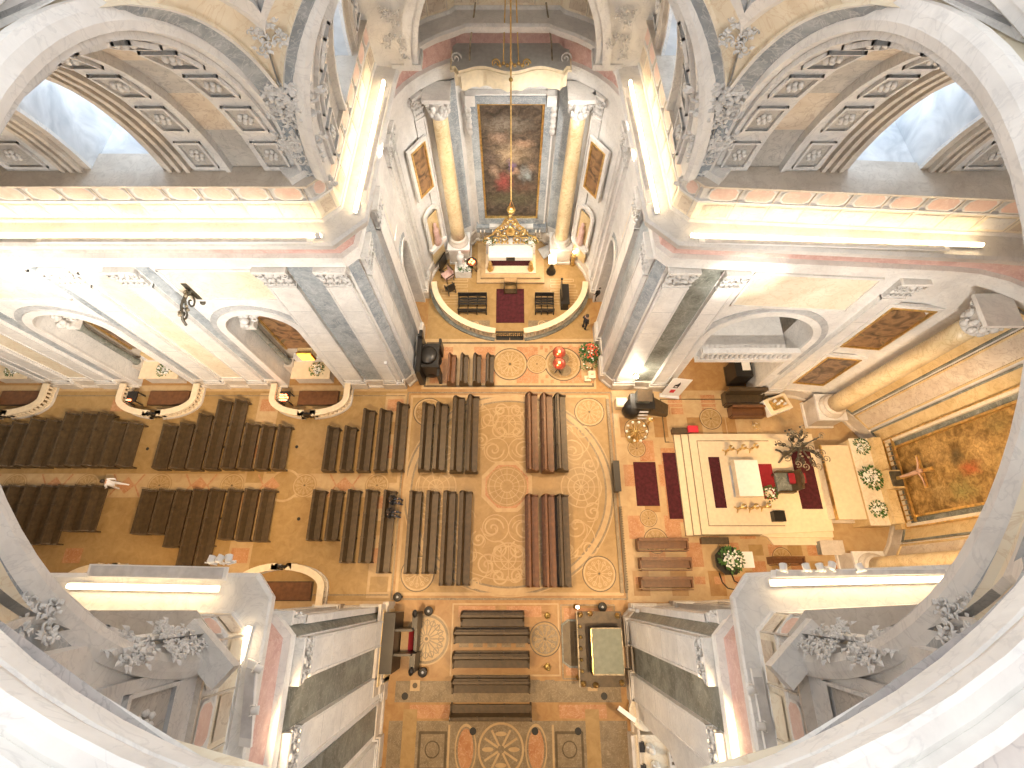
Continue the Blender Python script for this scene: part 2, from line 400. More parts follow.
# north band between crossing and apse
plate(-5.6, 5.6, 6.3, 9.9, 'fl_light', 1); rect(-5.4, 5.4, 6.5, 9.6, .12, 'fl_dark', 2)
for x in (-4.4, -1.6, 1.2, 4.0):
    plate(x-.9+.2, x+.9-.2, 6.7, 9.3, 'fl_pink', 2)
for px_, r in ((510, 1.15), (537, .68), (563, 1.2)):
    x, y = at(px_, 366 if px_ != 563 else 367); rosette(x, 8.05, r, 5, 14)
x1, y1 = at(563, 367); fl.disk(x1, 8.45, .42, .05, 'fl_grey', 18); fl.disk(x1+.1, 7.6, .42, .05, 'fl_grey', 18)
for i in range(14):
    x = 1.4+.32*i; y = 6.8+.35*(i % 2); plate(x, x+.2, y-.1, y+.15, 'fl_pink', 5); plate(x, x+.2, 9.1-.2*(i % 2), 9.4-.2*(i % 2), 'fl_pink', 5)
# south transept floor
plate(-6.0, 6.0, -9.6, -6.15, 'fl_base', 1)
rosette(-4.35, -8.0, 1.25, 4, 16, 'fl_grey', 'fl_light', 'fl_light'); rosette(1.95, -8.0, .85, 4, 10, 'fl_tan', 'fl_grey')
plate(3.0, 5.6, -9.7, -6.5, 'fl_pink', 2); rect(-3.0, 2.7, -9.7, -6.3, .08, 'fl_light', 3); rect(2.85, 5.75, -9.85, -6.35, .07, 'fl_grey', 3)
plate(-2.7, -.7, -6.95, -6.4, 'fl_pink', 3); plate(-.1, 1.8, -6.95, -6.4, 'fl_pink', 3)
for i in range(7):
    plate(-2.6+.75*i, -2.1+.75*i, -8.4, -8.0, 'fl_grey', 3); plate(-2.6+.75*i, -2.1+.75*i, -10.35, -9.9, 'fl_grey', 3)
plate(-5.8, 5.8, -10.9, -9.95, 'fl_grey', 1); plate(2.6, 5.0, -11.6, -11.0, 'fl_pink', 2); plate(-5.0, -2.6, -11.6, -11.0, 'fl_pink', 2)
for x in (-4.8, 4.35): plate(x-.25, x+.25, -10.4, -9.9, 'fl_light', 4); fl.disk(x, -10.15, .13, .03, 'fl_dark', 12)
plate(-6, 6, -20, -11.7, 'fl_grey', 1); fl.disk(-.35, -12.9, 1.15, .02, 'fl_light', 30); fl.disk(-.35, -12.9, 1.05, .024, 'fl_grey', 30)
for i in range(12):
    a = 2*PI*i/12; fl.disk(-.35+.65*math.cos(a), -12.9+.65*math.sin(a), .36, .028, 'fl_light', 12, .8, .28, 0) if i % 3 == 0 else line([(-.35+.2*math.cos(a), -12.9+.2*math.sin(a)), (-.35+.9*math.cos(a), -12.9+.9*math.sin(a))], .1, 'fl_light', 7)
for sx in (-1, 1):
    fl.disk(-.35+sx*1.75, -12.9, .55, .02, 'fl_pink', 20, .7, 1.6); fl.ring(-.35+sx*1.75, -12.9, .6, .68, .024, 'fl_light', 24, sx=.8, sy=1.6)
    rect(-.35+sx*3.4-.65, -.35+sx*3.4+.65, -13.7, -12.2, .12, 'fl_dark', 4); fl.ring(-.35+sx*3.4, -12.9, .32, .38, .024, 'fl_dark', 14)
    line([(-.35+sx*2.6, -14.5), (-.35+sx*2.6, -11.9)], .1, 'fl_light', 4); plate(-.35+sx*4.6-.35, -.35+sx*4.6+.35, -14.4, -11.2, 'fl_tan', 3)
for px_ in ((473, 731), (535, 731), (578, 731), (405, 696), (604, 696)):
    x, y = at(*px_); fl.disk(x, y, .17, .05, 'iron', 14)
# nave aisle
plate(-36, -6.4, -6.2, 6.2, 'fl_tan', 1)
plate(-36, -6.5, -.55, .85, 'fl_light', 2)
for i in range(13):
    x = -7.6-2.15*i
    if i % 2 == 0: rosette(x-.2, .15, .72, 5, 12, 'fl_light', 'fl_tan', 'fl_tan')
    else:
        fl.disk(x, .15, .5, .03, 'fl_pink', 4, 1, 1); line([(x-.9, .8), (x-.5, .15), (x-.9, -.5)], .09, 'fl_pink', 4); line([(x+.9, .8), (x+.5, .15), (x+.9, -.5)], .09, 'fl_pink', 4)
for x0 in (-14.9, -6.9, -24.3):
    plate(x0-.9, x0+.4, -6, 6, 'fl_light' if x0 > -20 else 'fl_tan', 2)
    for j in range(8): plate(x0-.75, x0+.25, -5.7+1.5*j, -5.7+1.5*j+.8, 'fl_pink' if j % 2 else 'fl_tan', 3)
xm, ym = -13.3, .15; fl.ring(xm, ym, .85, .98, .03, 'fl_light', 26); fl.disk(xm, ym, .85, .026, 'fl_tan', 26)
for y in (-6.35, 6.35): plate(-36, -6.5, y-.2, y+.2, 'fl_light', 3); line([(-36, y*.92), (-6.6, y*.92)], .07, 'fl_grey', 4)
for px_ in ((297, 447), (299, 519), (148, 449), (110, 577), (109, 578)):
    x, y = at(*px_); fl.disk(x, y, .1, .05, 'iron', 10)
# chancel floor
plate(6.5, 22, -6.2, 6.2, 'fl_light', 1)
for i in range(7):
    for j in range(8):
        if (i+j) % 2 == 0: plate(6.9+1.05*i, 6.9+1.05*i+.9, -5.9+1.5*j, -5.9+1.5*j+1.3, 'fl_pink' if (i*3+j) % 3 else 'fl_base', 2)
for (x, y, r) in ((7.9, 3.6, .75), (7.8, 2.4, .55), (8.1, -1.75, .5), (8.4, -3.0, .7), (12.6, 4.3, .7), (15.4, -3.9, .55), (12.2, -3.4, .35)): rosette(x, y, r, 5, 10)
for j in range(3): rect(9.6+.28*j, 13.5, 2.8+j*.02, 5.6-.28*j, .07, 'fl_dark' if j == 0 else 'fl_light', 4)
for i in range(9): plate(7+1.1*i, 7.6+1.1*i, -5.3, -4.9, 'fl_pink', 3)
x, y = at(770, 553)
for i in range(5):
    for j in range(3): plate(13.6+i*1.1, 14.4+i*1.1, -5.6+j*.9, -5.0+j*.9, 'fl_pink' if (i+j) % 2 else 'fl_tan', 3)
# apse floor
plate(-5.5, 5.5, 9.9, 18.4, 'fl_tan', 1)
for i in range(5): rect(-4.9+.1*i, -2.9, 12.6+.45*i, 12.8+.45*i, .06, 'fl_light', 3); rect(2.9, 4.9-.1*i, 12.6+.45*i, 12.8+.45*i, .06, 'fl_light', 3)
for s in (-1, 1): plate(s*2.2-.9, s*2.2+.9, 10.7, 11.3, 'fl_grey', 3); curl(s*2.2, 11, .3, 0, s)
floor = struct(fl.build('floor'))

# ---- walls with openings
def wall_quads(mb, a, b, z0, z1, opens, mat, reveal='pearl', depth=1.5):
    """flat wall from a to b (interior on the right); opens = [(distance of centre, radius, sill, springing)] sorted"""
    A = Vector(a); B = Vector(b); d = (B-A); Lt = d.length; d.normalize(); n = Vector((d.y, -d.x))
    pt = lambda s, z, o=0: (A.x+d.x*s+n.x*o, A.y+d.y*s+n.y*o, z)
    cur = 0
    for (c, r, sill, spr) in opens:
        mb.quad(pt(cur, z0), pt(c-r, z0), pt(c-r, z1), pt(cur, z1), mat)
        if sill > z0: mb.quad(pt(c-r, z0), pt(c+r, z0), pt(c+r, sill), pt(c-r, sill), mat)
        N_ = 16; arc = [(c-r*math.cos(PI*i/N_), spr+r*math.sin(PI*i/N_)) for i in range(N_+1)]
        for i in range(N_):
            (s0, q0), (s1, q1) = arc[i], arc[i+1]
            mb.quad(pt(s0, q0), pt(s1, q1), pt(s1, z1), pt(s0, z1), mat)
            mb.quad(pt(s0, q0), pt(s0, q0, -depth), pt(s1, q1, -depth), pt(s1, q1), reveal)
        for sg in (-1, 1): mb.quad(pt(c+sg*r, sill), pt(c+sg*r, sill, -depth), pt(c+sg*r, spr, -depth), pt(c+sg*r, spr), reveal)
        if sill > z0: mb.quad(pt(c-r, sill), pt(c+r, sill), pt(c+r, sill, -depth), pt(c-r, sill, -depth), reveal)
        cur = c+r
    mb.quad(pt(cur, z0), pt(Lt, z0), pt(Lt, z1), pt(cur, z1), mat)
def arch_trim(mb, M, c, r, sill, spr, w, t, mat):
    """raised moulding round an arched opening; local frame M: x along, y out, z up"""
    old = mb.M; mb.M = M; N_ = 18
    pr = [(c-r, sill)] + [(c-r*math.cos(PI*i/N_), spr+r*math.sin(PI*i/N_)) for i in range(N_+1)] + [(c+r, sill)]
    po = [(c-r-w, sill)] + [(c-(r+w)*math.cos(PI*i/N_), spr+(r+w)*math.sin(PI*i/N_)) for i in range(N_+1)] + [(c+r+w, sill)]
    for i in range(len(pr)-1):
        a, b, c_, d = pr[i], pr[i+1], po[i+1], po[i]
        mb.quad((a[0], t, a[1]), (b[0], t, b[1]), (c_[0], t, c_[1]), (d[0], t, d[1]), mat)
        mb.quad((d[0], t, d[1]), (c_[0], t, c_[1]), (c_[0], 0, c_[1]), (d[0], 0, d[1]), mat)
        mb.quad((a[0], t, a[1]), (b[0], t, b[1]), (b[0], -.02, b[1]), (a[0], -.02, a[1]), mat)
    mb.M = old

CH_X = [-12.35, -21.8, -31.2]      # side chapels of the nave
WALLS = {}
def build_wall(name, path, opens_by_seg, mat='white'):
    mb = MB()
    for i in range(len(path)-1):
        wall_quads(mb, path[i], path[i+1], 0, 15.0, opens_by_seg.get(i, []), mat)
    # base moulding, architrave, frieze
    o = struct(mb.build(name)); WALLS[name] = o
    return o
wNW = build_wall('wall_north_west', P_NW, {0: [(36+x, 1.75, 0, 7.3) for x in reversed(CH_X)], 2: [(4.82, .95, 0, 6.3)]})
wNE = build_wall('wall_north_east', P_NE, {len(apseN)-1+0: [], len(apseN): [(6.63-4.82, .95, 0, 6.3)], len(apseN)+2: [(6.2, 2.5, 0, 7.0)]})
wSE = build_wall('wall_south_east', P_SE, {len(P_SE)-2: [(6.6, 2.1, 0, 5.6)]})
wSW = build_wall('wall_south_west', P_SW, {2: [(-6.85-x, 1.75, 0, 7.3) for x in CH_X]})
mb = MB(); mb.box(-36.4, -36, -7.2, 7.2, 0, 25, 'pearl'); struct(mb.build('wall_west'))
mb = MB(); mb.box(-6.4, 6.4, -20.5, -20, 0, 25, 'pearl'); struct(mb.build('wall_south'))

# ---- base mouldings, entablature, cornices, attic
for nm, path in (('north_west', P_NW), ('north_east', P_NE), ('south_east', P_SE), ('south_west', P_SW)):
    mb = MB()
    segs = [path]
    def cut(path, gaps):
        """split the first long straight part of the base moulding at door and niche openings"""
        return [path]
    # base moulding only where no opening cuts the wall
    def base(pth):
        sweep(mb, pth, [(0, .95), (.10, .9), (.12, .2), (.22, .15), (.24, 0)], 'stone')
    if nm in ('north_west', 'south_west'):
        sgn = 1 if nm == 'north_west' else -1
        edges = [-36] + sum([[x-1.75, x+1.75] for x in reversed(CH_X)], []) + [-6.5]
        for k in range(0, len(edges), 2):
            a, b = (edges[k], sgn*BW), (edges[k+1], sgn*BW)
            base([a, b] if sgn > 0 else [b, a])
        if sgn > 0: base([(-6.5, BW), (-6.12, 6.98), (-5.9, 10.8)]); base(P_NW[3:])
        else: base(P_SW[:3])
    elif nm == 'north_east':
        base(P_NE[:len(apseN)+1]); base([(5.9, 10.8), (6.12, 6.98), (6.5, BW), (10.1, 6.4)]); base(P_NE[len(apseN)+3:])
    else: base(P_SE)
    struct(mb.build('baseboard_' + nm))
    mb = MB()
    if nm.startswith('south'):
        if nm == 'south_west': wp = [(-6.6, -20), (-6.6, -6.9), (-7.05, -6.5), (-36, -6.6)]; ep = [(-6.1, -20), (-6.05, -5.75), (-6.5, -5.2), (-36, -5.2)]
        else:
            wp = [(a, b) for a, b in P_SE[:-3]]+[(6.95, -6.5), (6.5, -6.9), (6.5, -20)]; e_ = []
            for a, b in P_SE[:-3]: v = Vector((17.0-a, -b)).normalized()*1.25 if a > 17 else Vector((0, 1.2)); e_.append((a+v.x, b+v.y))
            e_[0] = (21.05, 0); ep = e_+[(6.4, -5.2), (5.95, -5.75), (5.95, -20)]
        sw = lambda mb_, pth, prof, mat: sweep2(mb_, wp, ep, prof, mat); path_a = [tuple(Vector(a)+(Vector(b)-Vector(a))*.23) for a, b in zip(wp, ep)]
    else: sw = sweep; path_a = None
    sweep(mb, path, [(0, 12.9), (.16, 12.95), (.16, 13.25), (.22, 13.3), (.22, 13.55), (.32, 13.65), (.32, 13.75), (.12, 13.8)], 'white')
    sweep(mb, path, [(.12, 13.8), (.12, 14.75)], 'rose')
    # pale joints in the frieze
    sw(mb, path, [(.12, 14.75), (.3, 14.85), (.34, 15.05), (.8, 15.15), (.85, 15.35), (1.2, 15.45), (1.25, 15.7), (1.15, 15.78), (.3, 15.86)], 'white')
    struct(mb.build('trim_1' if nm == 'north_west' else 'trim_%d' % (2+['north_east', 'south_east', 'south_west'].index(nm))))
    mb = MB()
    sw(mb, path, [(.36, 15.6), (.36, 16.0), (.32, 16.02), (.3, 16.75), (.33, 16.78), (.33, 16.86), (.26, 16.9), (.26, 17.45), (.40, 17.5), (.44, 17.62), (-.1, 17.66), (-.9, 17.66)], ['white', 'white', 'cream', 'white', 'white', 'white', 'pearl', 'stone', 'stone', 'stone', 'stone'])
    # panels of the attic: pink octagons above, pale fields below
    pp = path_a or path
    for i in range(len(pp)-1):
        A, B = Vector(pp[i]), Vector(pp[i+1]); Lt = (B-A).length
        if Lt < .45: continue
        d = (B-A).normalized(); n = Vector((d.y, -d.x)); k = max(1, round(Lt/1.12)); w = Lt/k
        for j in range(k):
            c = A+d*(w*(j+.5)); c = c+n*(.29 if not path_a else .02); mb.M = frame_on((c.x, c.y, 0), n.x, n.y); h = min(.42, w*.36)
            mb.box(-w/2+.02, -w/2+.06, 0, .035, 16.05, 17.45, 'stone')
            pl = [(-h, -.12), (-h+.12, -.24), (h-.12, -.24), (h, -.12), (h, .12), (h-.12, .24), (-h+.12, .24), (-h, .12)]
            v0 = [(a, .03, 17.18+b) for a, b in pl]; mb.add(v0, [tuple(range(8))], 'pink' if (i+j) % 7 else 'rose')
            po = [(a*1.14, .028, 17.18+b*1.2) for a, b in pl]
            mb.add(po, [tuple(range(8))], 'white')
            mb.add([(a, .032, 17.18+b) for a, b in pl], [tuple(range(8))], 'pink')
            mb.add([(-w*.4, .03, 16.12), (w*.4, .03, 16.12), (w*.4, .03, 16.66), (-w*.4, .03, 16.66)], [(0, 1, 2, 3)], 'cream' if j % 2 else 'soffit_tan' if j % 5 == 0 else 'pearl')
        mb.M = None
    struct(mb.build('trim_%d' % (5+['north_west', 'north_east', 'south_east', 'south_west'].index(nm))))

# ---- pilasters with carved capitals (children of their wall)
def capital(mb, w, z0, z1, d=.18, mat='carved'):
    h = z1-z0
    mb.box(-w/2*.92, w/2*.92, -.02, d, z0, z1-.1, mat); mb.box(-w/2*1.12, w/2*1.12, -.02, d+.22, z1-.14, z1, 'white')
    mb.box(-w/2, w/2, -.02, d+.06, z0-.08, z0+.02, 'white')
    for row, (zz, k) in enumerate(((z0+h*.18, 5), (z0+h*.42, 4))):
        for i in range(k):
            x = -w/2*.85 + w*.85*(i/(k-1)); s = w/k*.5
            mb.ball((x, d+.03, zz), s, mat, 6, 4, (1, .55, 1.3)); mb.ball((x, d+.12, zz+s*1.0), s*.6, mat, 6, 4, (1.1, .8, .6))
    for sg in (-1, 1):
        mb.scroll((sg*w*.38, d+.14, z1-.14-h*.16), (0, 0, 1), (sg, 0, 0), h*.17, mat, 1.4, .055, 1, 5, 14)
    mb.ball((0, d+.14, z1-.14-h*.1), h*.1, mat, 7, 5)
def pilaster(wall, x, y, nx, ny, w=1.3, d=.17, z0=0, z1=12.9, cap=1.35, mat='white', edge='pearl'):
    mb = MB(); mb.M = frame_on((x, y, 0), nx, ny)
    mb.box(-w/2-.12, w/2+.12, -.05, d+.14, z0, z0+.75, 'stone'); mb.box(-w/2-.06, w/2+.06, -.05, d+.08, z0+.75, z0+1.0, edge)
    zt = z1-cap
    mb.box(-w/2, w/2, -.05, d, z0+1.0, zt, mat)
    e = .09
    for a, b in ((-w/2, -w/2+e), (w/2-e, w/2)): mb.box(a, b, d, d+.035, z0+1.0, zt, edge)
    mb.box(-w/2, w/2, d, d+.035, z0+1.0, z0+1.15, edge); mb.box(-w/2, w/2, d, d+.035, zt-.12, zt, edge)
    for j in range(1, 5):
        zz = z0+1+(zt-z0-1)*j/5; mb.box(-w/2+e, w/2-e, d, d+.004, zz, zz+.02, 'grey')
    o = mb.build('pilaster', wall)
    mb = MB(); mb.M = frame_on((x, y, 0), nx, ny); capital(mb, w, zt, z1, d); mb.build('capital', o)
    return o
def strip(wall, x, y, nx, ny, w, mat, z0=.95, z1=12.9, d=.03, name='marble_panel', frame=None):
    mb = MB(); mb.M = frame_on((x, y, 0), nx, ny); mb.box(-w/2, w/2, -.02, d, z0, z1, mat)
    if frame:
        e = .1
        for a, b in ((-w/2, -w/2+e), (w/2-e, w/2)): mb.box(a, b, d, d+.06, z0, z1, frame)
        mb.box(-w/2, w/2, d, d+.06, z0, z0+e, frame); mb.box(-w/2, w/2, d, d+.06, z1-e, z1, frame)
    return mb.build(name, wall)
def north_south(fn, *a, **k): pass
for wall, sy in ((wNW, 1), (wSW, -1)):
    ny = -sy; Y = sy*BW
    pilaster(wall, -7.2, Y, 0, ny, 1.15); strip(wall, -8.4, Y, 0, ny, 1.2, 'blue_grey'); pilaster(wall, -9.65, Y, 0, ny, 1.25)
    for c0 in CH_X[:2]:
        x0 = c0-2.25; x1 = c0-9.45+2.25
        strip(wall, x0+.05-.35, Y, 0, ny, .55, 'blue_grey', 1.0, 12.9)
        pilaster(wall, x0-1.15, Y, 0, ny, 1.05); strip(wall, (x0+x1)/2, Y, 0, ny, 1.5, 'cream', 1.2, 12.4, .03, frame='white')
        pilaster(wall, x1+1.15, Y, 0, ny, 1.05); strip(wall, x1+.3, Y, 0, ny, .55, 'blue_grey', 1.0, 12.9)
    for c0 in CH_X:
        mb = MB(); M = frame_on((c0, Y, 0), 0, ny); arch_trim(mb, M, 0, 1.75, 0, 7.3, .38, .12, 'white'); arch_trim(mb, M, 0, 2.13, 1, 7.3, .3, .05, 'grey')
        mb.build('arch_moulding', wall)
        mb = MB(); mb.M = frame_on((c0, Y, 0), 0, ny)      # golden field over the arch
        mb.box(-2.0, 2.0, 0, .03, 10.35, 12.5, 'cream')
        for a, b, c_, d in ((-2.1, 2.1, 12.5, 12.62), (-2.1, 2.1, 10.23, 10.35), (-2.1, -2.0, 10.3, 12.6), (2.0, 2.1, 10.3, 12.6)): mb.box(a, b, 0, .09, c_, d, 'white')
        mb.build('panel_above_arch', wall)
for wall, sx, sy in ((wNW, -1, 1), (wNE, 1, 1), (wSW, -1, -1), (wSE, 1, -1)):
    # chamfer and transept side of each crossing pier
    cx_, cy_ = (sx*6.31, sy*6.79) if sy > 0 else (sx*(6.675 if sx < 0 else 6.575), -6.775); XW = 6.12 if sy > 0 else (6.5 if sx < 0 else 6.4)
    nn = Vector((-sx, -sy)).normalized()
    strip(wall, cx_, cy_, nn.x, nn.y, .5, 'blue_grey' if sy > 0 else 'green_grey', .95, 12.9, .05)
    pilaster(wall, sx*(XW-.04), sy*7.6, -sx, 0, 1.15); strip(wall, sx*(XW-.0 if sy < 0 else 6.0), sy*8.85, -sx, 0, 1.2, 'green_grey' if sy < 0 else 'blue_grey', .95, 12.9, .03)
    pilaster(wall, sx*(XW if sy < 0 else 5.93), sy*10.05, -sx, 0, 1.15)
    if sy < 0 and sx < 0:
        strip(wall, sx*XW, -11.5, -sx, 0, 1.2, 'green_grey'); pilaster(wall, sx*XW, -12.9, -sx, 0, 1.1); strip(wall, sx*XW, -14.4, -sx, 0, 1.5, 'cream', 1, 12.5, frame='white')
for wall, sy in ((wNE, 1), (wSE, -1)):
    ny = -sy; f = lambda x: BW-(x-6.5)*.6/10.5
    pilaster(wall, 7.2, sy*f(7.2), 0, ny, 1.15); strip(wall, 8.35, sy*f(8.35), 0, ny, 1.1, 'green_grey'); pilaster(wall, 9.35, sy*f(9.35), 0, ny, .9)
    pilaster(wall, 16.4, sy*f(16.4), 0, ny, 1.0)
    if sy < 0: strip(wall, 12.8, sy*f(12.8), 0, ny, 3.6, 'cream', 1.2, 12, frame='white')
mb = MB(); M = frame_on((12.69, BW-.35, 0), -.057, -1); arch_trim(mb, M, 0, 2.5, 0, 7.0, .35, .12, 'white'); arch_trim(mb, M, 0, 2.85, 3, 7.0, .3, .06, 'grey'); mb.build('arch_moulding', wNE)
mb = MB(); mb.M = frame_on((12.69, BW-.35, 0), -.057, -1); mb.box(-2.5, 2.5, 0, .03, 10.2, 12.6, 'cream')
for a, b, c_, d in ((-2.6, 2.6, 12.6, 12.72), (-2.6, 2.6, 10.1, 10.2), (-2.6, -2.5, 10.1, 12.7), (2.5, 2.6, 10.1, 12.7)): mb.box(a, b, 0, .09, c_, d, 'white')
mb.build('panel_above_arch', wNE)
# rooms behind the transept doors and the loge
mb = MB(); mb.quad((9.5, 6.6, 0), (17.2, 6.6, 0), (17.2, 11.5, 0), (9.5, 11.5, 0), 'fl_base')
mb.quad((9.5, 11.5, 0), (17.2, 11.5, 0), (17.2, 11.5, 11), (9.5, 11.5, 11), 'pearl'); mb.quad((9.5, 6.6, 0), (9.5, 11.5, 0), (9.5, 11.5, 11), (9.5, 6.6, 11), 'pearl')
mb.quad((17.2, 6.6, 0), (17.2, 11.5, 0), (17.2, 11.5, 11), (17.2, 6.6, 11), 'blue_grey'); mb.quad((9.5, 6.6, 11), (17.2, 6.6, 11), (17.2, 11.5, 11), (9.5, 11.5, 11), 'pearl')
for x in (11.2, 14.0): mb.box(x, x+.25, 11.3, 11.5, 0, 9, 'blue_grey')
mb.box(13.2, 13.35, 9.5, 11.5, 0, 8.5, 'grey'); mb.box(11.4, 12.8, 11.38, 11.5, 5.6, 7.4, 'soffit_tan')
struct(mb.build('wall_loge_room'))
for sx in (-1, 1):
    mb = MB(); X0 = sx*7.4
    mb.quad((X0, 10.3, 0), (X0, 13.2, 0), (X0, 13.2, 9), (X0, 10.3, 9), 'blue_grey'); mb.box(X0-.06*sx-.05, X0-.06*sx+.05, 10.9, 12.6, 0, 4.6, 'white')
    mb.box(X0-.2, X0+.1, 10.6, 12.9, 4.6, 5.0, 'pearl'); mb.box(X0-.1*sx-.06, X0-.1*sx+.06, 11.5, 12.0, 2.6, 3.3, 'wood_black')
    struct(mb.build('door_%d' % (1 if sx < 0 else 2)))
    w = wNW if sx < 0 else wNE
    mb = MB(); M = frame_on((sx*5.85, 11.78, 0), -sx, 0); arch_trim(mb, M, 0, .95, 0, 6.3, .2, .1, 'white'); arch_trim(mb, M, 0, 1.15, 0, 6.3, .28, .05, 'blue_grey'); mb.build('arch_moulding', w)
    pilaster(w, sx*5.78, 13.45, -sx, 0, .6)
    strip(w, sx*5.92, 11.85, -sx, 0, 1.9, 'cream', 8.6, 12.6, .04, frame='white')
# ================================================================ VAULTS
def vault_pt(ax, sg, R, s, ph, h=0):
    a = math.radians(ph); e = 2/EXPO[R]; c = (R-h)*math.copysign(abs(math.cos(a))**e, math.cos(a)); z = ZC+VSC[R]*(R-h)*abs(math.sin(a))**e
    return (sg*s, c, z) if ax == 'x' else (c, sg*s, z)
def vault(name, ax, sg, R, bands, win_r=1.15):
    mb = MB(); P = lambda s, ph, h=0: vault_pt(ax, sg, R, s, ph, h)
    steps = list(range(0, 181, 6))
    for (s0, s1, kind) in bands:
        if kind in ('plain', 'rib', 'thin', 'moulding'):
            h = {'plain': 0, 'rib': .18, 'thin': .24, 'moulding': .1}[kind]
            for i in range(len(steps)-1):
                p0, p1 = steps[i], steps[i+1]
                sym = min(p0, 174-p0)
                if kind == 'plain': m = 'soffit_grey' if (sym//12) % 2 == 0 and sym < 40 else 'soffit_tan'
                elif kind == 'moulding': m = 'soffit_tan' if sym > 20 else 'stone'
                else: m = 'pearl'
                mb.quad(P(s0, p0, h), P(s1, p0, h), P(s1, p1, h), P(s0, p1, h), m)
                for s in (s0, s1): mb.quad(P(s, p0, 0), P(s, p1, 0), P(s, p1, h), P(s, p0, h), 'pearl')
            if kind == 'moulding':
                for q in range(3):
                    a = s0+(s1-s0)*(q+.35)/3; b = a+.13
                    for i in range(len(steps)-1):
                        p0, p1 = steps[i], steps[i+1]
                        mb.quad(P(a, p0, .26), P(b, p0, .26), P(b, p1, .26), P(a, p1, .26), 'stone')
                        mb.quad(P(a, p0, .1), P(a, p1, .1), P(a, p1, .26), P(a, p0, .26), 'stone'); mb.quad(P(b, p0, .1), P(b, p1, .1), P(b, p1, .26), P(b, p0, .26), 'stone')
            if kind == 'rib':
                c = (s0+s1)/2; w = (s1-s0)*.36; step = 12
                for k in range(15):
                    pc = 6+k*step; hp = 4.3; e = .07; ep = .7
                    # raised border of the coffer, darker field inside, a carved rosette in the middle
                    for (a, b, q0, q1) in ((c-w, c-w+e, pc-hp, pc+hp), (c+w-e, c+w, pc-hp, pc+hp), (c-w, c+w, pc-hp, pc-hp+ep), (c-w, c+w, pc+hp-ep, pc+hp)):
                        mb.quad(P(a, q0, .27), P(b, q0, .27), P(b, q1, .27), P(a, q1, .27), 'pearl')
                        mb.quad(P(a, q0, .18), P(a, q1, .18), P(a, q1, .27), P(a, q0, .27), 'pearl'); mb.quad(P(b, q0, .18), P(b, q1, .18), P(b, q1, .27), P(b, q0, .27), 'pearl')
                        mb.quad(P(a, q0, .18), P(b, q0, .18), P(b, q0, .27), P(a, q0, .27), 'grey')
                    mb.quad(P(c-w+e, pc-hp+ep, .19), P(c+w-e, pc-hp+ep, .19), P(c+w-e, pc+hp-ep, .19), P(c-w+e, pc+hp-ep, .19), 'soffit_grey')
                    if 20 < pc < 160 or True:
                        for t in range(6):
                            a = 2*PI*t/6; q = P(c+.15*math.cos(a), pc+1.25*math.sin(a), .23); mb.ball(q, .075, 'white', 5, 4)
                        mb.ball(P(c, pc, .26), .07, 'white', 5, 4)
        elif kind == 'window':
            c = (s0+s1)/2
            def hw(ph):
                if ph <= 22: return win_r
                t = (ph-22)/16.0
                return win_r*math.sqrt(max(0, 1-t*t))
            rows = [-0.0, 6, 12, 18, 22, 26, 29, 32, 34, 36, 37.3, 38]
            for side in (0, 1):
                Q = lambda s, ph, h=0: P(s, ph if side == 0 else 180-ph, h)
                for i in range(len(rows)-1):
                    p0, p1 = rows[i], rows[i+1]; w0, w1 = hw(p0), hw(p1)
                    m = 'soffit_grey' if p0 < 14 else 'soffit_tan'
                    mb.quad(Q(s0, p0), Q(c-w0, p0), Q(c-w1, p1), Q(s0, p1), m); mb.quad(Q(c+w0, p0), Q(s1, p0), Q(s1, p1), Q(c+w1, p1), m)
                    def out(s, ph, k=3.4):
                        p = list(Q(s, ph)); j = 1 if ax == 'x' else 0; p[j] += math.copysign(k+max(0, R*(1-math.cos(math.radians(ph)))), p[j]); return tuple(p)
                    for sg_, in ((-1,), (1,)):
                        mb.quad(Q(c+sg_*w0, p0), Q(c+sg_*w1, p1), out(c+sg_*w1*.8, p1), out(c+sg_*w0*.8, p0), 'embrasure')
                        # moulded rim
                        mb.quad(Q(c+sg_*w0, p0, .12), Q(c+sg_*w1, p1, .12), Q(c+sg_*(w1+.2), p1, .12), Q(c+sg_*(w0+.2), p0, .12), 'stone')
                        mb.quad(Q(c+sg_*w0, p0, 0), Q(c+sg_*w1, p1, 0), Q(c+sg_*w1, p1, .12), Q(c+sg_*w0, p0, .12), 'pearl')
                    mb.quad(out(c-w0*.8, p0), out(c+w0*.8, p0), out(c+w1*.8, p1), out(c-w1*.8, p1), 'window_light')
                # sill cut through the attic
                a, b = Q(c-win_r, 0), Q(c+win_r, 0); j = 1 if ax == 'x' else 0
                def ofs(p, k, dz): p = list(p); p[j] += math.copysign(k, p[j]); p[2] += dz; return tuple(p)
                mb.quad(a, b, ofs(b, 3.4, 0), ofs(a, 3.4, 0), 'embrasure')
            for i in range(7, 23):
                p0, p1 = 6*i, 6*i+6
                if p0 < 38: p0 = 38
                if p1 > 142: p1 = 142
                if p1 <= p0: continue
                mb.quad(P(s0, p0), P(s1, p0), P(s1, p1), P(s0, p1), 'soffit_tan')
            mb.quad(P(s0, 38), P(s1, 38), P(s1, 42), P(s0, 42), 'soffit_tan')
    return struct(mb.build(name))
bands = [(6.6, 7.7, 'rib'), (7.7, 8.75, 'plain'), (8.75, 8.9, 'thin'), (8.9, 9.95, 'rib'), (9.95, 10.8, 'moulding'), (10.8, 13.4, 'window'), (13.4, 14.2, 'moulding'), (14.2, 15.9, 'rib')]
west = bands + [(15.9, 17.6, 'plain'), (17.6, 18.7, 'rib'), (18.7, 19.5, 'moulding'), (19.5, 23.5, 'window'), (23.5, 24.3, 'moulding'), (24.3, 25.4, 'rib'), (25.4, 36, 'plain')]
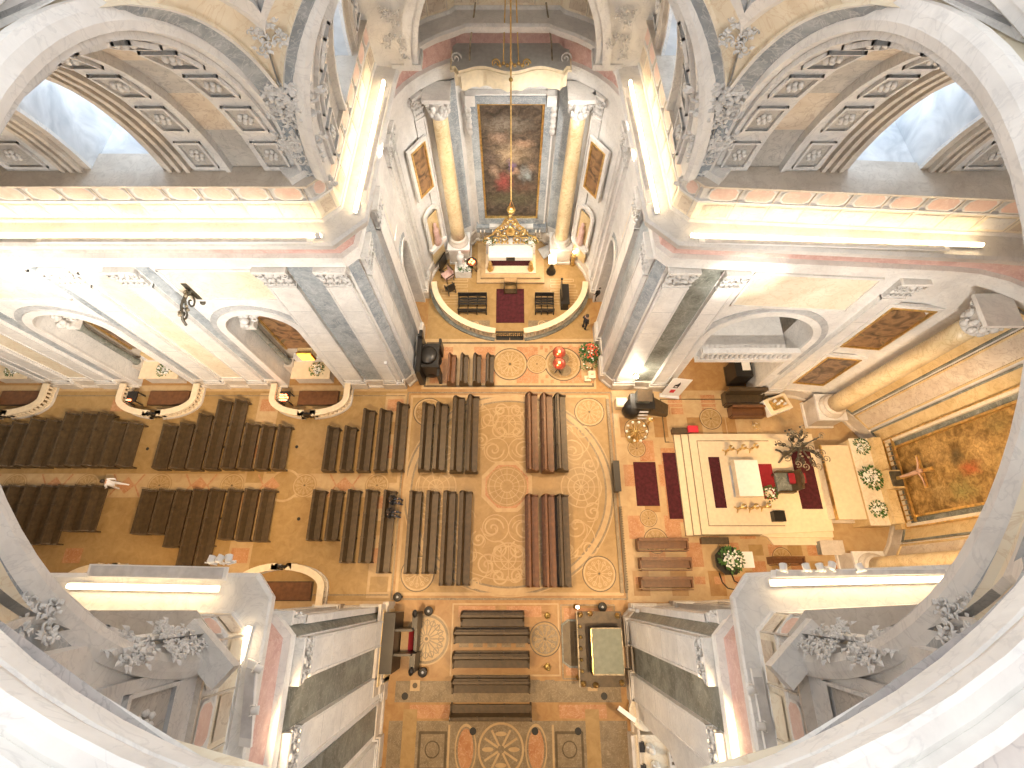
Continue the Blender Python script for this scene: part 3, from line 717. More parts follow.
vault('ceiling_nave', 'x', -1, RN, west)
vault('ceiling_chancel', 'x', 1, RN, bands + [(15.9, 17.2, 'plain')])
tb = [(7.1, 8.3, 'rib'), (8.3, 9.5, 'plain'), (9.5, 9.65, 'thin'), (9.65, 12.5, 'window'), (12.5, 13.1, 'moulding'), (13.1, 14.6, 'rib')]
vault('ceiling_north_transept', 'y', 1, RT, tb)
vault('ceiling_south_transept', 'y', -1, RS, [(7.1, 8.6, 'rib'), (8.6, 9.9, 'plain'), (9.9, 11.0, 'rib'), (11.0, 14.0, 'window'), (14.0, 20, 'plain')])
# half domes over the two apses
def half_dome(name, cx, cy, a, b, z0, h, dirn, mats):
    mb = MB(); n = 20; rows = 9
    def p(i, j):
        t = PI*i/n; f = math.radians(84*j/rows); r = math.cos(f)
        if dirn == 'n': return (cx+a*r*math.cos(t), cy+b*r*math.sin(t), z0+h*math.sin(f))
        return (cx+a*r*math.sin(t), cy+b*r*math.cos(t), z0+h*math.sin(f))
    for i in range(n):
        for j in range(rows):
            mb.quad(p(i, j), p(i+1, j), p(i+1, j+1), p(i, j+1), mats[(j//1+ (i//4 % 2)) % len(mats)] if j < 2 else mats[-1] if j < 5 else 'pearl')
    for i in range(0, n+1, 4):
        for j in range(rows):
            a0 = Vector(p(i, j)); a1 = Vector(p(i, j+1)); mb.tube([a0, a1], .16, 'white', 5)
    return struct(mb.build(name))
half_dome('ceiling_north_apse', 0, 14.5, 6.2, 3.9, 15.8, 6.4, 'n', ['blue_grey', 'pearl', 'blue_grey'])
half_dome('ceiling_east_apse', 17.0, 0, 5.9, 7.0, 15.8, 6.6, 'e', ['soffit_tan', 'stone', 'soffit_tan'])
# transverse arch in front of the north apse, its feet standing on the cornice over the columns
mb = MB(); N_ = 22
for y0, y1, ri, ro in ((14.2, 14.9, 3.6, 6.4),):
    for i in range(N_):
        a0, a1 = PI*i/N_, PI*(i+1)/N_
        q = lambda r, a, y: (r*math.cos(a), y, 15.75+1.25*r*math.sin(a))
        mb.quad(q(ri, a0, y0), q(ri, a1, y0), q(ro, a1, y0), q(ro, a0, y0), 'white'); mb.quad(q(ri, a0, y0), q(ri, a1, y0), q(ri, a1, y1), q(ri, a0, y1), 'pearl')
        mb.quad(q(ri+.25, a0, y0-.12), q(ri+.25, a1, y0-.12), q(ri+.6, a1, y0-.12), q(ri+.6, a0, y0-.12), 'white')
    for s in (-1, 1):
        mb.box(s*4.1-.6, s*4.1+.6, 14.1, 15.1, 15.7, 15.95, 'white')
        foliage(mb, (s*4.35, 14.05, 17.2), (1, 0, 0), (0, 0, 1), .7, 1.8, 'carved', 5, 10, (0, -1, 0))
struct(mb.build('trim_9'))

# ---- pendentives
def arch_w(R, z):
    t = (z-ZC)/VSC[R]/R; return R*max(0, 1-abs(t)**EXPO[R])**(1/EXPO[R])
def pend(name, sx, sy):
    mb = MB(); rows = 26; zt = 25.4
    dist = [0, .12, .62, .70, .76, 1.35, 1.45, 1.75, 1.85, 2.25]
    mats = ['white', 'blue_grey', 'white', 'cream', 'cream', 'white', 'white', 'grey', 'white', 'pink']
    hh = [.10, .02, .02, .10, .0, .0, .12, .12, .0, .0]
    grid = []
    for j in range(rows+1):
        z = ZC + (zt-ZC)*(j/rows); XA = 6.52+.13*j/rows; YA = 6.58+.5*(j/rows)**4
        y1 = arch_w(RN, z); x2 = arch_w(RT if sy > 0 else RS, z)
        y1 = min(y1, YA); x2 = min(x2, XA)
        p1 = Vector((XA, y1)); p2 = Vector((x2, YA))
        a1, a2 = math.atan2(p1.y, p1.x), math.atan2(p2.y, p2.x); r1, r2 = p1.length, p2.length
        k = (j/rows)**1.5
        m_ = 48; arc = []
        for i in range(m_+1):
            t = i/m_; a = a1+(a2-a1)*t; r = r1+(r2-r1)*t; ch = p1.lerp(p2, t)
            r = r*(k) + ch.length*(1-k); wv = k*min(1, math.sin(PI*t)*2.5); r = r*(1-wv) + max(r, 7.42)*wv; arc.append(Vector((r*math.cos(a), r*math.sin(a))))
        cum = [0]
        for i in range(m_): cum.append(cum[-1]+(arc[i+1]-arc[i]).length)
        Lt = cum[-1]
        def point(s):
            for i in range(m_):
                if cum[i+1] >= s: return arc[i].lerp(arc[i+1], (s-cum[i])/max(1e-6, cum[i+1]-cum[i]))
            return arc[-1].copy()
        row = []
        ds = [min(d, Lt/2) for d in dist]; mid = [Lt/2]
        seq = [(d, h) for d, h in zip(ds, hh)] + [(Lt*.5, 0)] + [(Lt-d, h) for d, h in reversed(list(zip(ds, hh)))]
        for s, h in seq:
            q = point(s); q = q*(1-h/q.length); row.append((sx*q.x, sy*q.y, z))
        grid.append(row)
    last = []
    for (x_, y_, z_) in grid[-1]:
        l_ = math.hypot(x_, y_); last.append((x_*7.45/l_, y_*7.45/l_, 25.6))
    grid.append(last)
    n = len(dist); mid = 'pink'; col = mats[:n-1] + [mid, mid] + list(reversed(mats[:n-1]))
    for j in range(rows+1):
        for i in range(len(col)):
            a, b, c, d = grid[j][i], grid[j][i+1], grid[j+1][i+1], grid[j+1][i]
            if (Vector(a)-Vector(b)).length + (Vector(c)-Vector(d)).length < 1e-4: continue
            mb.quad(a, b, c, d, col[i])
    # carved foliage at the foot and where the bands part
    for (z0, hgt, n_, sd) in ((ZC+.75, 1.3, 16, 1), (ZC+1.9, 1.3, 18, 2), (ZC+2.9, .9, 12, 3), (ZC+5.0, .9, 12, 4)):
        q1 = Vector((6.55, arch_w(RN, z0))); q2 = Vector((min(6.5, arch_w(RT if sy > 0 else RS, z0)), 6.62)); q1.y = min(q1.y, 6.62); ch = (q2-q1).length
        q = (q1+q2)/2; q = q+q.normalized()*(0 if z0 < ZC+3.2 else .12*ch*((z0-ZC)/7.6)**1.5)
        tq = (q2-q1).normalized() if ch > .2 else Vector((-.7, .7)); wd = min(1.3, max(.55, ch*(.8 if z0 < ZC+3.2 else .22))); q = q*(1-.08/q.length)
        foliage(mb, (sx*q.x, sy*q.y, z0), (sx*tq.x, sy*tq.y, 0), (0, 0, 1), wd*1.25, hgt*1.3, 'carved', sd, n_, (-sx*q.x, -sy*q.y, -.3))
    # foot block standing on the attic cornice
    bx = sx*6.32; by = sy*6.8
    nn = Vector((-sx*.6, -sy*.7)).normalized()
    mb.M = frame_on((bx, by, 0), nn.x, nn.y); mb.box(-.7, .7, -.4, .18, ZC-.02, ZC+.28, 'white'); mb.M = None
    return struct(mb.build(name))
for nm, sx, sy in (('north_west', -1, 1), ('north_east', 1, 1), ('south_east', 1, -1), ('south_west', -1, -1)): pend('ceiling_pendentive_'+nm, sx, sy)
# archivolts: the white faces of the four great arches
def archivolt(name, ax, pos, R, wid=.42):
    mb = MB(); sg = 1 if pos > 0 else -1; N_ = 48
    prof = [(0, .75), (0, -.16), (.14, -.20), (.30, -.16), (wid, -.10), (wid, .06)]      # (radial beyond R, offset towards the crossing)
    for i in range(N_):
        for j in range(len(prof)-1):
            def q(i_, k):
                a = PI*i_/N_; r = R-.06+prof[k][0]; lean = .1 if ax == 'x' else .5; o = pos+sg*(prof[k][1]+lean*abs(math.sin(a))**4)
                V = VSC[R]; e = 2/EXPO[R]; ca = math.copysign(abs(math.cos(a))**e, math.cos(a)); sa = abs(math.sin(a))**e; return (o, r*ca, ZC+V*r*sa) if ax == 'x' else (r*ca, o, ZC+V*r*sa)
            mb.quad(q(i, j), q(i+1, j), q(i+1, j+1), q(i, j+1), 'white')
    return struct(mb.build(name))
archivolt('trim_10', 'x', -6.55, RN); archivolt('trim_11', 'x', 6.55, RN); archivolt('trim_12', 'y', 6.6, RT); archivolt('trim_13', 'y', -6.6, RS)
# ---- dome ring
mb = MB()
prof = [(7.9, 25.4), (7.3, 25.45), (7.15, 25.5), (7.08, 25.55), (7.08, 25.7), (7.04, 25.72), (7.04, 25.85), (7.08, 25.88), (7.02, 25.95), (6.98, 26.05), (6.98, 26.2), (7.02, 26.23), (7.13, 26.22), (7.17, 26.2), (7.18, 26.32), (7.26, 26.34), (7.32, 26.2), (7.9, 26.18), (7.9, 26.5), (7.85, 27.8)]
ms = ['white']*16 + ['pearl', 'white', 'pink']
for j in range(len(prof)-1):
    (r0, z0), (r1, z1) = prof[j], prof[j+1]
    for i in range(96):
        a0, a1 = 2*PI*i/96, 2*PI*(i+1)/96
        mb.quad((r0*math.cos(a0), r0*math.sin(a0), z0), (r0*math.cos(a1), r0*math.sin(a1), z0), (r1*math.cos(a1), r1*math.sin(a1), z1), (r1*math.cos(a0), r1*math.sin(a0), z1), ms[j])
struct(mb.build('trim_14'))
# ================================================================ FURNISHINGS: ALTARS AND ALTARPIECES
def blob_paint(name, base, blobs, w, h, seed=0.0):
    """pigments of a canvas: soft patches of colour in the canvas' own coordinates (x across, z up)"""
    m, N, L, b = _new(name)
    tc = N.new('ShaderNodeTexCoord')
    n = N.new('ShaderNodeTexNoise'); n.inputs['Scale'].default_value = 1.6; n.inputs['Detail'].default_value = 6; n.inputs['Distortion'].default_value = 1.2
    mp = N.new('ShaderNodeMapping'); mp.inputs['Location'].default_value = (seed, seed, seed); L.new(tc.outputs['Object'], mp.inputs['Vector']); L.new(mp.outputs['Vector'], n.inputs['Vector'])
    r = N.new('ShaderNodeValToRGB'); r.color_ramp.elements[0].position = .35; r.color_ramp.elements[1].position = .68
    r.color_ramp.elements[0].color = (*base[0], 1); r.color_ramp.elements[1].color = (*base[1], 1); L.new(n.outputs['Fac'], r.inputs['Fac'])
    out = r.outputs['Color']
    # wobble the patch outlines with noise
    n2 = N.new('ShaderNodeTexNoise'); n2.inputs['Scale'].default_value = 2.5; n2.inputs['Detail'].default_value = 4; L.new(tc.outputs['Object'], n2.inputs['Vector'])
    va = N.new('ShaderNodeVectorMath'); va.operation = 'MULTIPLY_ADD'; L.new(n2.outputs['Color'], va.inputs[0]); va.inputs[1].default_value = (.9, .9, .9); L.new(tc.outputs['Object'], va.inputs[2])
    for (x, z, rx, rz_, c) in blobs:
        s = N.new('ShaderNodeVectorMath'); s.operation = 'SUBTRACT'; L.new(va.outputs[0], s.inputs[0]); s.inputs[1].default_value = (x+.45, .45, z+.45)
        d = N.new('ShaderNodeVectorMath'); d.operation = 'MULTIPLY'; L.new(s.outputs[0], d.inputs[0]); d.inputs[1].default_value = (1/rx, 0, 1/rz_)
        le = N.new('ShaderNodeVectorMath'); le.operation = 'LENGTH'; L.new(d.outputs[0], le.inputs[0])
        mr = N.new('ShaderNodeMapRange'); mr.inputs['From Min'].default_value = .15; mr.inputs['From Max'].default_value = 1.35; mr.inputs['To Min'].default_value = 1.0; mr.inputs['To Max'].default_value = 0
        L.new(le.outputs['Value'], mr.inputs['Value'])
        mx = N.new('ShaderNodeMix'); mx.data_type = 'RGBA'; L.new(mr.outputs['Result'], mx.inputs['Factor']); L.new(out, mx.inputs['A']); mx.inputs['B'].default_value = (*c, 1)
        out = mx.outputs['Result']
    n3 = N.new('ShaderNodeTexNoise'); n3.inputs['Scale'].default_value = 4.5; n3.inputs['Detail'].default_value = 6; n3.inputs['Distortion'].default_value = 1.5; L.new(mp.outputs['Vector'], n3.inputs['Vector'])
    r3 = N.new('ShaderNodeValToRGB'); r3.color_ramp.elements[0].position = .38; r3.color_ramp.elements[0].color = (.42, .36, .3, 1); r3.color_ramp.elements[1].position = .62; r3.color_ramp.elements[1].color = (1, 1, 1, 1); L.new(n3.outputs['Fac'], r3.inputs['Fac'])
    mm = N.new('ShaderNodeMix'); mm.data_type = 'RGBA'; mm.blend_type = 'MULTIPLY'; mm.inputs['Factor'].default_value = .7; L.new(out, mm.inputs['A']); L.new(r3.outputs['Color'], mm.inputs['B']); out = mm.outputs['Result']
    L.new(out, b.inputs['Base Color']); b.inputs['Roughness'].default_value = .5
blob_paint('canvas_north', ((.06, .05, .04), (.20, .15, .11)), [
    (0, 5.2, 1.0, .7, (.55, .42, .28)), (-.7, 5.9, .55, .3, (.60, .40, .27)), (.7, 6.3, .6, .4, (.42, .30, .22)), (.2, 7.2, 1.3, .5, (.30, .26, .21)),
    (0, 4.3, .22, .55, (.24, .16, .30)), (-.9, 3.7, .35, .6, (.34, .38, .38)), (.45, 3.0, .5, .75, (.36, .09, .08)), (-.2, 3.9, .35, .2, (.55, .36, .25)),
    (.95, 3.9, .35, .5, (.42, .30, .22)), (-1.2, 4.2, .3, .4, (.35, .24, .17)), (-.9, 2.6, .7, .45, (.17, .10, .07)), (1.1, 5.0, .4, .5, (.17, .13, .11)), (0, 1.6, 1.8, .6, (.14, .13, .08))], 3.4, 8, 2.0)
blob_paint('canvas_east', ((.24, .14, .04), (.60, .38, .13)), [
    (-.6, 6.2, .9, .7, (.72, .50, .20)), (.4, 5.0, .8, .5, (.70, .46, .18)), (-.2, 4.2, .35, .6, (.56, .17, .06)), (.5, 3.6, .35, .5, (.17, .12, .05)),
    (-1.1, 3.4, .5, .8, (.36, .30, .10)), (.9, 2.4, .7, .8, (.62, .40, .15)), (0, 7.4, 1.0, .5, (.62, .38, .16)), (-.8, 2.0, .6, .6, (.55, .38, .15)), (1.3, 6.3, .4, .7, (.34, .24, .08))], 3.6, 8, 6.0)
def canvas(name, w, h, mat, parent, M, arched=0, y=.06):
    """a stretched canvas with thickness, local coordinates x across, z up"""
    mb = MB()
    if arched:
        pts = [(-w/2, 0), (w/2, 0), (w/2, h-arched)] + [(w/2*math.cos(PI*i/12), h-arched+arched*math.sin(PI*i/12)) for i in range(1, 12)] + [(-w/2, h-arched)]
    else: pts = [(-w/2, 0), (w/2, 0), (w/2, h), (-w/2, h)]
    n = len(pts); v = [(x, 0, z) for x, z in pts] + [(x, y, z) for x, z in pts]
    mb.add(v, [tuple(range(n-1, -1, -1)), tuple(range(n, 2*n))] + [(i, (i+1) % n, n+(i+1) % n, n+i) for i in range(n)], mat)
    o = mb.build(name, parent); o.matrix_local = M; return o
def frame_mb(mb, w, h, e, t, mat, z0=0, y0=0):
    mb.box(-w/2-e, -w/2, y0, y0+t, z0-e, z0+h+e, mat); mb.box(w/2, w/2+e, y0, y0+t, z0-e, z0+h+e, mat)
    mb.box(-w/2, w/2, y0, y0+t, z0-e, z0, mat); mb.box(-w/2, w/2, y0, y0+t, z0+h, z0+h+e, mat)
def root_on(name, label, cat, loc, nx, ny, group=None):
    o = thing(name, label, cat, (0, 0, 0), 0, group); M = frame_on(loc, nx, ny); o.matrix_world = M; return o
I4 = Matrix.Identity(4)

# ---- altarpiece of the north apse
t = root_on('altarpiece', 'tall dark painting of many figures in blue marble frame behind north altar', 'painting', (.15, 18.0, 0), 0, -1)
canvas('canvas', 3.3, 8.5, 'canvas_north', t, Matrix.Translation((0, .1, 2.7)))
mb = MB(); frame_mb(mb, 3.3, 8.5, .12, .26, 'gold', 2.7); mb.build('inner_frame', t)
mb = MB(); frame_mb(mb, 3.54, 8.74, .42, .34, 'blue_grey', 2.58); frame_mb(mb, 4.38, 9.6, .1, .28, 'white', 2.16)
for s in (-1, 1):
    for k in range(5): mb.ball((s*2.25, .3, 11.0-.35*k), .2, 'carved', 6, 4, (1, .7, 1.4))
    mb.box(s*2.1-.25, s*2.1+.25, 0, .5, 11.3, 11.9, 'white')
mb.box(-2.4, 2.4, 0, .5, 1.4, 1.9, 'blue_grey'); mb.box(-1.5, 1.5, 0, .62, 1.9, 2.1, 'white'); mb.lathe([(.8, 0), (.85, .1), (.5, .5), (.2, .6)], 'blue_grey', (0, .2, 1.9), 12, 1, .4)
mb.build('outer_frame', t)
for s in (-1, 1): strip(wNW if s < 0 else wNE, s*3.08, 17.5, -s*.47, -.88, .95, 'blue_grey', 1.9, 12.7, .05, 'marble_panel')
# ---- columns
def column(label, x, y, r, h=12.9, base=1.5, group=None):
    t = thing('column', label, 'column', (x, y, 0), 0, group)
    mb = MB(); mb.box(-r*1.5, r*1.5, -r*1.5, r*1.5, 0, base, 'stone'); mb.box(-r*1.65, r*1.65, -r*1.65, r*1.65, base, base+.15, 'white'); mb.box(-r*1.65, r*1.65, -r*1.65, r*1.65, 0, .2, 'white'); mb.build('pedestal', t)
    mb = MB(); b0 = base+.15; mb.lathe([(r*1.45, 0), (r*1.5, .08), (r*1.45, .18), (r*1.2, .24), (r*1.15, .32), (r*1.3, .38), (r*1.3, .46), (r*1.05, .54)], 'stone', (0, 0, b0), 24); mb.build('base', t)
    mb = MB(); zt = h-1.35
    mb.lathe([(r*(1.0-.14*(i/10)**1.6), (zt-b0-.54)*i/10) for i in range(11)], 'yellow_column', (0, 0, b0+.54), 24); mb.build('shaft', t)
    mb = MB(); mb.lathe([(r*.9, 0), (r*1.0, .06), (r*.9, .12), (r*.95, .5), (r*1.15, .95), (r*1.4, 1.15)], 'carved', (0, 0, zt), 16)
    for row, (zz, k, rr) in enumerate(((.3, 8, .98), (.66, 8, 1.12))):
        for i in range(k):
            a = 2*PI*(i+.5*row)/k; mb.ball((r*rr*math.cos(a), r*rr*math.sin(a), zt+zz), r*.3, 'carved', 6, 4, (1, 1, 1.5)); mb.ball((r*(rr+.2)*math.cos(a), r*(rr+.2)*math.sin(a), zt+zz+r*.45), r*.17, 'carved', 6, 4)
    for i in range(4):
        a = PI/4+i*PI/2; d = (math.cos(a), math.sin(a), 0); mb.scroll((r*1.35*d[0], r*1.35*d[1], zt+1.0), (0, 0, 1), d, r*.36, 'carved', 1.4, .05)
    mb.box(-r*1.45, r*1.45, -r*1.45, r*1.45, zt+1.17, zt+1.35, 'white'); mb.build('capital', t)
    return t
column('pale yellow marble column left of the painting in the north apse', -3.45, 16.6, .46)
column('pale yellow marble column right of the painting in the north apse', 3.55, 16.6, .46)
column('golden marble column on the upper side of the large eastern painting', 19.2, 4.5, .5)
column('golden marble column on the lower side of the large eastern painting', 19.2, -4.5, .5)
# entablature blocks carried by the columns
for (x, y, s) in ((-3.45, 16.6, .95), (3.55, 16.6, .95), (19.2, 4.5, 1.05), (19.2, -4.5, 1.05)):
    pass
# ---- framed pictures and niches of the apse side walls
def wall_frame(parent_wall, x, y, nx, ny, w, z0, h, mat, arched=.0, label=None, fm='white'):
    t = root_on('framed_painting', label, 'painting', (x, y, 0), nx, ny)
    canvas('canvas', w, h, mat, t, Matrix.Translation((0, .06, z0)), arched)
    mb = MB(); frame_mb(mb, w, h, .09, .2, 'gold', z0); frame_mb(mb, w+.18, h+.18, .2, .15, fm, z0-.09); mb.build('frame', t)
for s, nm in ((-1, 'left'), (1, 'right')):
    a = math.radians(150); x, y = s*4.82, 15.75; n = Vector((-s*.817, -.577)).normalized()
    wall_frame(None, x-.0, y, n.x, n.y, .95, 7.3, 3.0, 'paint_brown', 0, 'narrow brown framed picture high on the %s side wall of the north apse' % nm)
    t = root_on('wall_niche', 'arched niche with a robed figure on the %s side of the north apse' % nm, 'niche', (x, y, 0), n.x, n.y)
    mb = MB(); arch_trim(mb, I4, 0, .5, 2.6, 5.2, .2, .16, 'white'); mb.box(-.75, .75, 0, .3, 2.3, 2.6, 'white'); mb.box(-.5, .5, 0, .03, 2.6, 5.2, 'gold_marble'); mb.box(-.6, .6, 0, .05, .9, 2.0, 'gold_marble'); mb.build('surround', t)
    mb = MB(); mb.lathe([(.26, 0), (.28, .3), (.2, 1.0), (.24, 1.35), (.1, 1.6), (.13, 1.75), (.12, 1.9), (.03, 2.0)], 'rose', (0, .2, 2.62), 10, 1, .7); mb.build('figure', t)
    w_ = wNW if s < 0 else wNE
    pilaster(w_, s*4.55, 16.5, -s*.62, -.78, .6, mat='pearl'); pilaster(w_, s*5.72, 14.35, -s, -.1, .55, mat='pearl')
# loge side pictures in the chancel
wall_frame(None, 17.75, 5.85, -.1, -1, 1.75, 7.2, 3.6, 'paint_brown', .6, 'dark arched painting high on the wall above the chancel side table')
wall_frame(None, 17.75, 5.85, -.1, -1, 1.6, 2.4, 3.4, 'paint_dark', .0, 'dark painting low on the wall between the loge and the golden column')
# ---- east altarpiece
t = root_on('altarpiece', 'huge golden brown painting in a gilt and black frame behind the high altar', 'painting', (22.25, 0, 0), -1, 0)
canvas('canvas', 3.7, 9.4, 'canvas_east', t, Matrix.Translation((0, .12, 2.0)))
mb = MB(); frame_mb(mb, 3.7, 9.4, .12, .34, 'gold', 2.0); mb.build('inner_frame', t)
mb = MB(); frame_mb(mb, 3.94, 9.64, .28, .24, 'green_grey', 1.88); mb.build('marble_band', t)
mb = MB(); frame_mb(mb, 4.5, 10.2, .16, .42, 'cream', 1.6); frame_mb(mb, 4.82, 10.5, .06, .48, 'gold', 1.44)
mb.box(-2.5, 2.5, 0, .7, .9, 1.4, 'gold_marble'); mb.build('outer_frame', t)
for s in (-1, 1):
    w_ = wNE if s > 0 else wSE
    strip(w_, 21.9, s*2.78, -.9, -s*.43, .95, 'gold_marble', 1.0, 12.6, .05, 'marble_panel', 'green_grey')
    strip(w_, 21.28, s*3.78, -.8, -s*.6, 1.1, 'soffit_tan', 1.0, 12.6, .05, 'marble_panel', 'gold_marble')
    strip(w_, 20.48, s*4.64, -.65, -s*.76, 1.0, 'gold_marble', 1.0, 12.6, .05, 'marble_panel', 'green_grey')
    for k in range(9): pass
# ---- canopy over the north altar
t = thing('altar_canopy', 'large pale serpentine canopy hung on cords over the north altarpiece', 'canopy', (.15, 18.0, 0))
out = []
for i in range(33):
    u = -1+2*i/32; x = 2.7*u; y = -1.75-.18*math.cos(u*PI*2)+(.35 if abs(u) > .93 else 0); out.append((x, y))
poly = [(-2.7, 0)] + out + [(2.7, 0)]
mb = MB(); mb.prism([(x, y) for x, y in poly], 14.0, 14.25, 'canopy_cream', 'canopy_grey'); mb.prism([(x*1.03, y*1.04) for x, y in poly], 14.0, 14.12, 'canopy_cream'); mb.build('roof', t)
mb = MB(); prev = None
for i, (x, y) in enumerate(poly):
    z = 13.15+.10*abs(math.sin(i*PI/4))
    if prev: mb.quad((prev[0]*.97, prev[1]*.96, prev[2]), (x*.97, y*.96, z), (x*.97, y*.96, 14.0), (prev[0]*.97, prev[1]*.96, 14.0), 'canopy_cream')
    prev = (x, y, z)
mb.build('valance', t)
mb = MB()
for s in (-1, 1):
    mb.tube([(s*1.9, -1.2, 14.2), (s*1.8, -1.0, 15.0), (s*1.5, -.5, 16.3)], .04, 'silver_wood'); mb.tube([(s*.35, -1.2, 14.2), (s*.2, -.8, 17.2)], .03, 'gold'); mb.scroll((s*.7, -1.5, 14.32), (1, 0, 0), (0, .3, 1), .2, 'gold'); mb.scroll((s*2.5, -1.2, 14.35), (1, 0, 0), (0, .3, 1), .26, 'carved')
for k in range(7): mb.ball((-.5+.17*k, -1.6, 14.3+.1*(k % 2)), .09, 'gold', 6, 4)
mb.build('cords', t)
mb = MB(); mb.tube([(0, 0, 0), (0, 0, -13.5)], .035, 'gold', 6); mb.ball((0, 0, -6.1), .1, 'brass')
for k in range(3): a = 2*PI*k/3; mb.tube([(0, 0, -13.5), (.25*math.cos(a), .25*math.sin(a), -14.3)], .02, 'brass', 4)
mb.lathe([(.02, 0), (.2, .1), (.27, .3), (.25, .35)], 'brass', (0, 0, -14.6), 12); mb.ball((0, 0, -14.3), .1, 'candle_glow')
o = mb.build('hanging_lamp'); o.location = (.15, 15.2, 20.6); tag(o, 'slender lamp hanging on a long golden chain before the north altarpiece', 'lamp')

# ---- flowers
def flowers(label, x, y, z, r, n=26, petal='petal', leaf='leaf', group=None, pot='white_paint', flat=.7):
    t = thing('flower_arrangement', label, 'flowers', (x, y, z), 0, group); rnd = random.Random(int(x*100+y*10))
    mb = MB(); mb.lathe([(r*.35, 0), (r*.5, r*.15), (r*.55, r*.4), (r*.4, r*.5)], pot, (0, 0, 0), 12); mb.build('pot', t)
    mb = MB()
    for k in range(n*3):
        a = rnd.random()*2*PI; q = rnd.random()**.5*r; zz = r*.45+(1-(q/r)**2)*r*flat*rnd.random(); d = Vector((math.cos(a), math.sin(a), .6*rnd.random())).normalized(); p = Vector((q*math.cos(a), q*math.sin(a), zz)); s = d.cross(Vector((0, 0, 1))).normalized()*r*.09; l = r*.34
        mb.add([tuple(p-s*.3), tuple(p+d*l*.5-s), tuple(p+d*l), tuple(p+d*l*.5+s)], [(0, 1, 2, 3)], leaf)
    mb.build('leaves', t)
    mb = MB()
    for k in range(n):
        a = rnd.random()*2*PI; q = rnd.random()**.6*r*.85; zz = r*.6+(1-(q/r)**2)*r*flat; mb.ball((q*math.cos(a), q*math.sin(a), zz), r*.10*(.7+.6*rnd.random()), petal if isinstance(petal, str) else rnd.choice(petal), 6, 4, (1, 1, .6))
    mb.build('blossoms', t); return t
def candle_stand(label, x, y, z, h, dish=.14, mat='gold', flame='cloth_white', group=None, name='candlestick'):
    t = thing(name, label, 'candlestick', (x, y, z), 0, group)
    mb = MB()
    for k in range(3): a = 2*PI*k/3+.4; mb.tube([(0, 0, h*.14), (.12*math.cos(a), .12*math.sin(a), .09), (.2*math.cos(a), .2*math.sin(a), .03)], [.03, .035, .04], mat, 6)
    mb.build('foot', t)
    mb = MB(); mb.lathe([(.04, 0), (.07, h*.08), (.03, h*.16), (.05, h*.3), (.085, h*.42), (.04, h*.5), (.03, h*.7), (.06, h*.78), (.03, h*.84)], mat, (0, 0, h*.1), 10)
    mb.lathe([(.03, 0), (dish, .04), (dish*1.05, .07), (.03, .05)], mat, (0, 0, h*.94), 12); st_ = mb.build('stem', t)
    mb = MB(); mb.lathe([(.035, 0), (.035, .28), (.01, .30)], flame, (0, 0, h*.96), 8); mb.build('candle', st_); return t
# ---- the north altar
t = thing('stepped_platform', 'pale two-step marble platform under the north altar', 'platform', (.1, 15.35, 0))
mb = MB(); 
for (w, y0, z0, z1, m) in ((2.35, -1.15, 0, .16, 'fl_light'), (2.05, -.85, .16, .32, 'fl_light'), (1.75, -.55, .32, .48, 'linen')): mb.prism([(-w, y0), (w, y0), (w, 2.2), (-w, 2.2)], z0, z1, m)
mb.build('steps', t)
for k, (w, y0, z) in enumerate(((2.35, -1.15, .16), (2.05, -.85, .32))):
    mb = MB(); mb.box(-w-.02, w+.02, y0-.02, y0+.03, z-.05, z+.004, 'fl_grey'); mb.build('step_nosing', t)
ax_, ay_ = .1, 15.75
t = thing('altar', 'north altar with white cloth top and dark red frontal', 'altar', (ax_, ay_, .48))
mb = MB(); mb.box(-1.45, 1.45, -.35, .5, 0, 1.0, 'rose'); mb.build('body', t)
mb = MB(); mb.box(-1.35, 1.35, -.39, -.36, .05, .98, 'carpet_red'); mb.build('frontal', t)
mb = MB(); mb.box(-1.5, 1.5, -.42, .55, 1.0, 1.06, 'cloth_white'); mb.box(-1.5, 1.5, -.45, -.42, .72, 1.06, 'cloth_white'); mb.build('altar_cloth', t)
o = MB().box(-.3, .3, -.47, -.45, .55, .95, 'wood_black').build('missal_plaque'); o.location = (ax_, ay_, .62); tag(o, 'small dark plaque leaning on the middle of the red frontal', 'plaque')
t = thing('gilded_reredos', 'openwork gilded crest of scrolls rising behind the north altar', 'ornament', (ax_, ay_+.75, 1.4))
mb = MB(); mb.box(-1.7, 1.7, -.15, .35, -.9, .25, 'pearl'); mb.build('gradine', t)
mb = MB()
for s in (-1, 1):
    for (x, z, r, f) in ((.45, .55, .38, 1), (1.05, .5, .4, -1), (1.55, .4, .28, 1), (.4, 1.2, .34, -1), (.85, 1.15, .3, 1), (.3, 1.85, .3, 1), (.62, 1.75, .22, -1), (.16, 2.35, .2, -1)):
        mb.scroll((s*x, 0, z), (s, 0, 0), (0, 0, 1), r, 'gold', 1.5, .06, f, 6, 20)
        mb.ball((s*x, -.04, z), r*.2, 'petal', 6, 4)
    mb.tube([(s*1.9, 0, .25), (s*1.7, 0, .75), (s*1.15, 0, 1.05), (s*.95, 0, 1.55), (s*.55, 0, 2.0), (s*.35, 0, 2.5), (0, 0, 2.75)], .06, 'gold', 6)
    for k in range(9): mb.ball((s*(.2+.19*k), -.12, .32+.05*(k % 2)), .09, 'gold', 6, 4)
mb.lathe([(.02, 0), (.3, .2), (.34, .5), (.2, .8), (.03, .95)], 'gold', (0, 0, .9), 10, 1, .5); mb.ball((0, 0, 2.85), .14, 'gold')
mb.build('scrollwork', t)
for i, px_ in enumerate(((491, 241), (531, 240))):
    flowers('white flowers on the %s end of the shelf behind the north altar' % ('left' if i == 0 else 'right'), (-1.35 if i == 0 else 1.5), ay_+.55, 1.75, .36, 20)
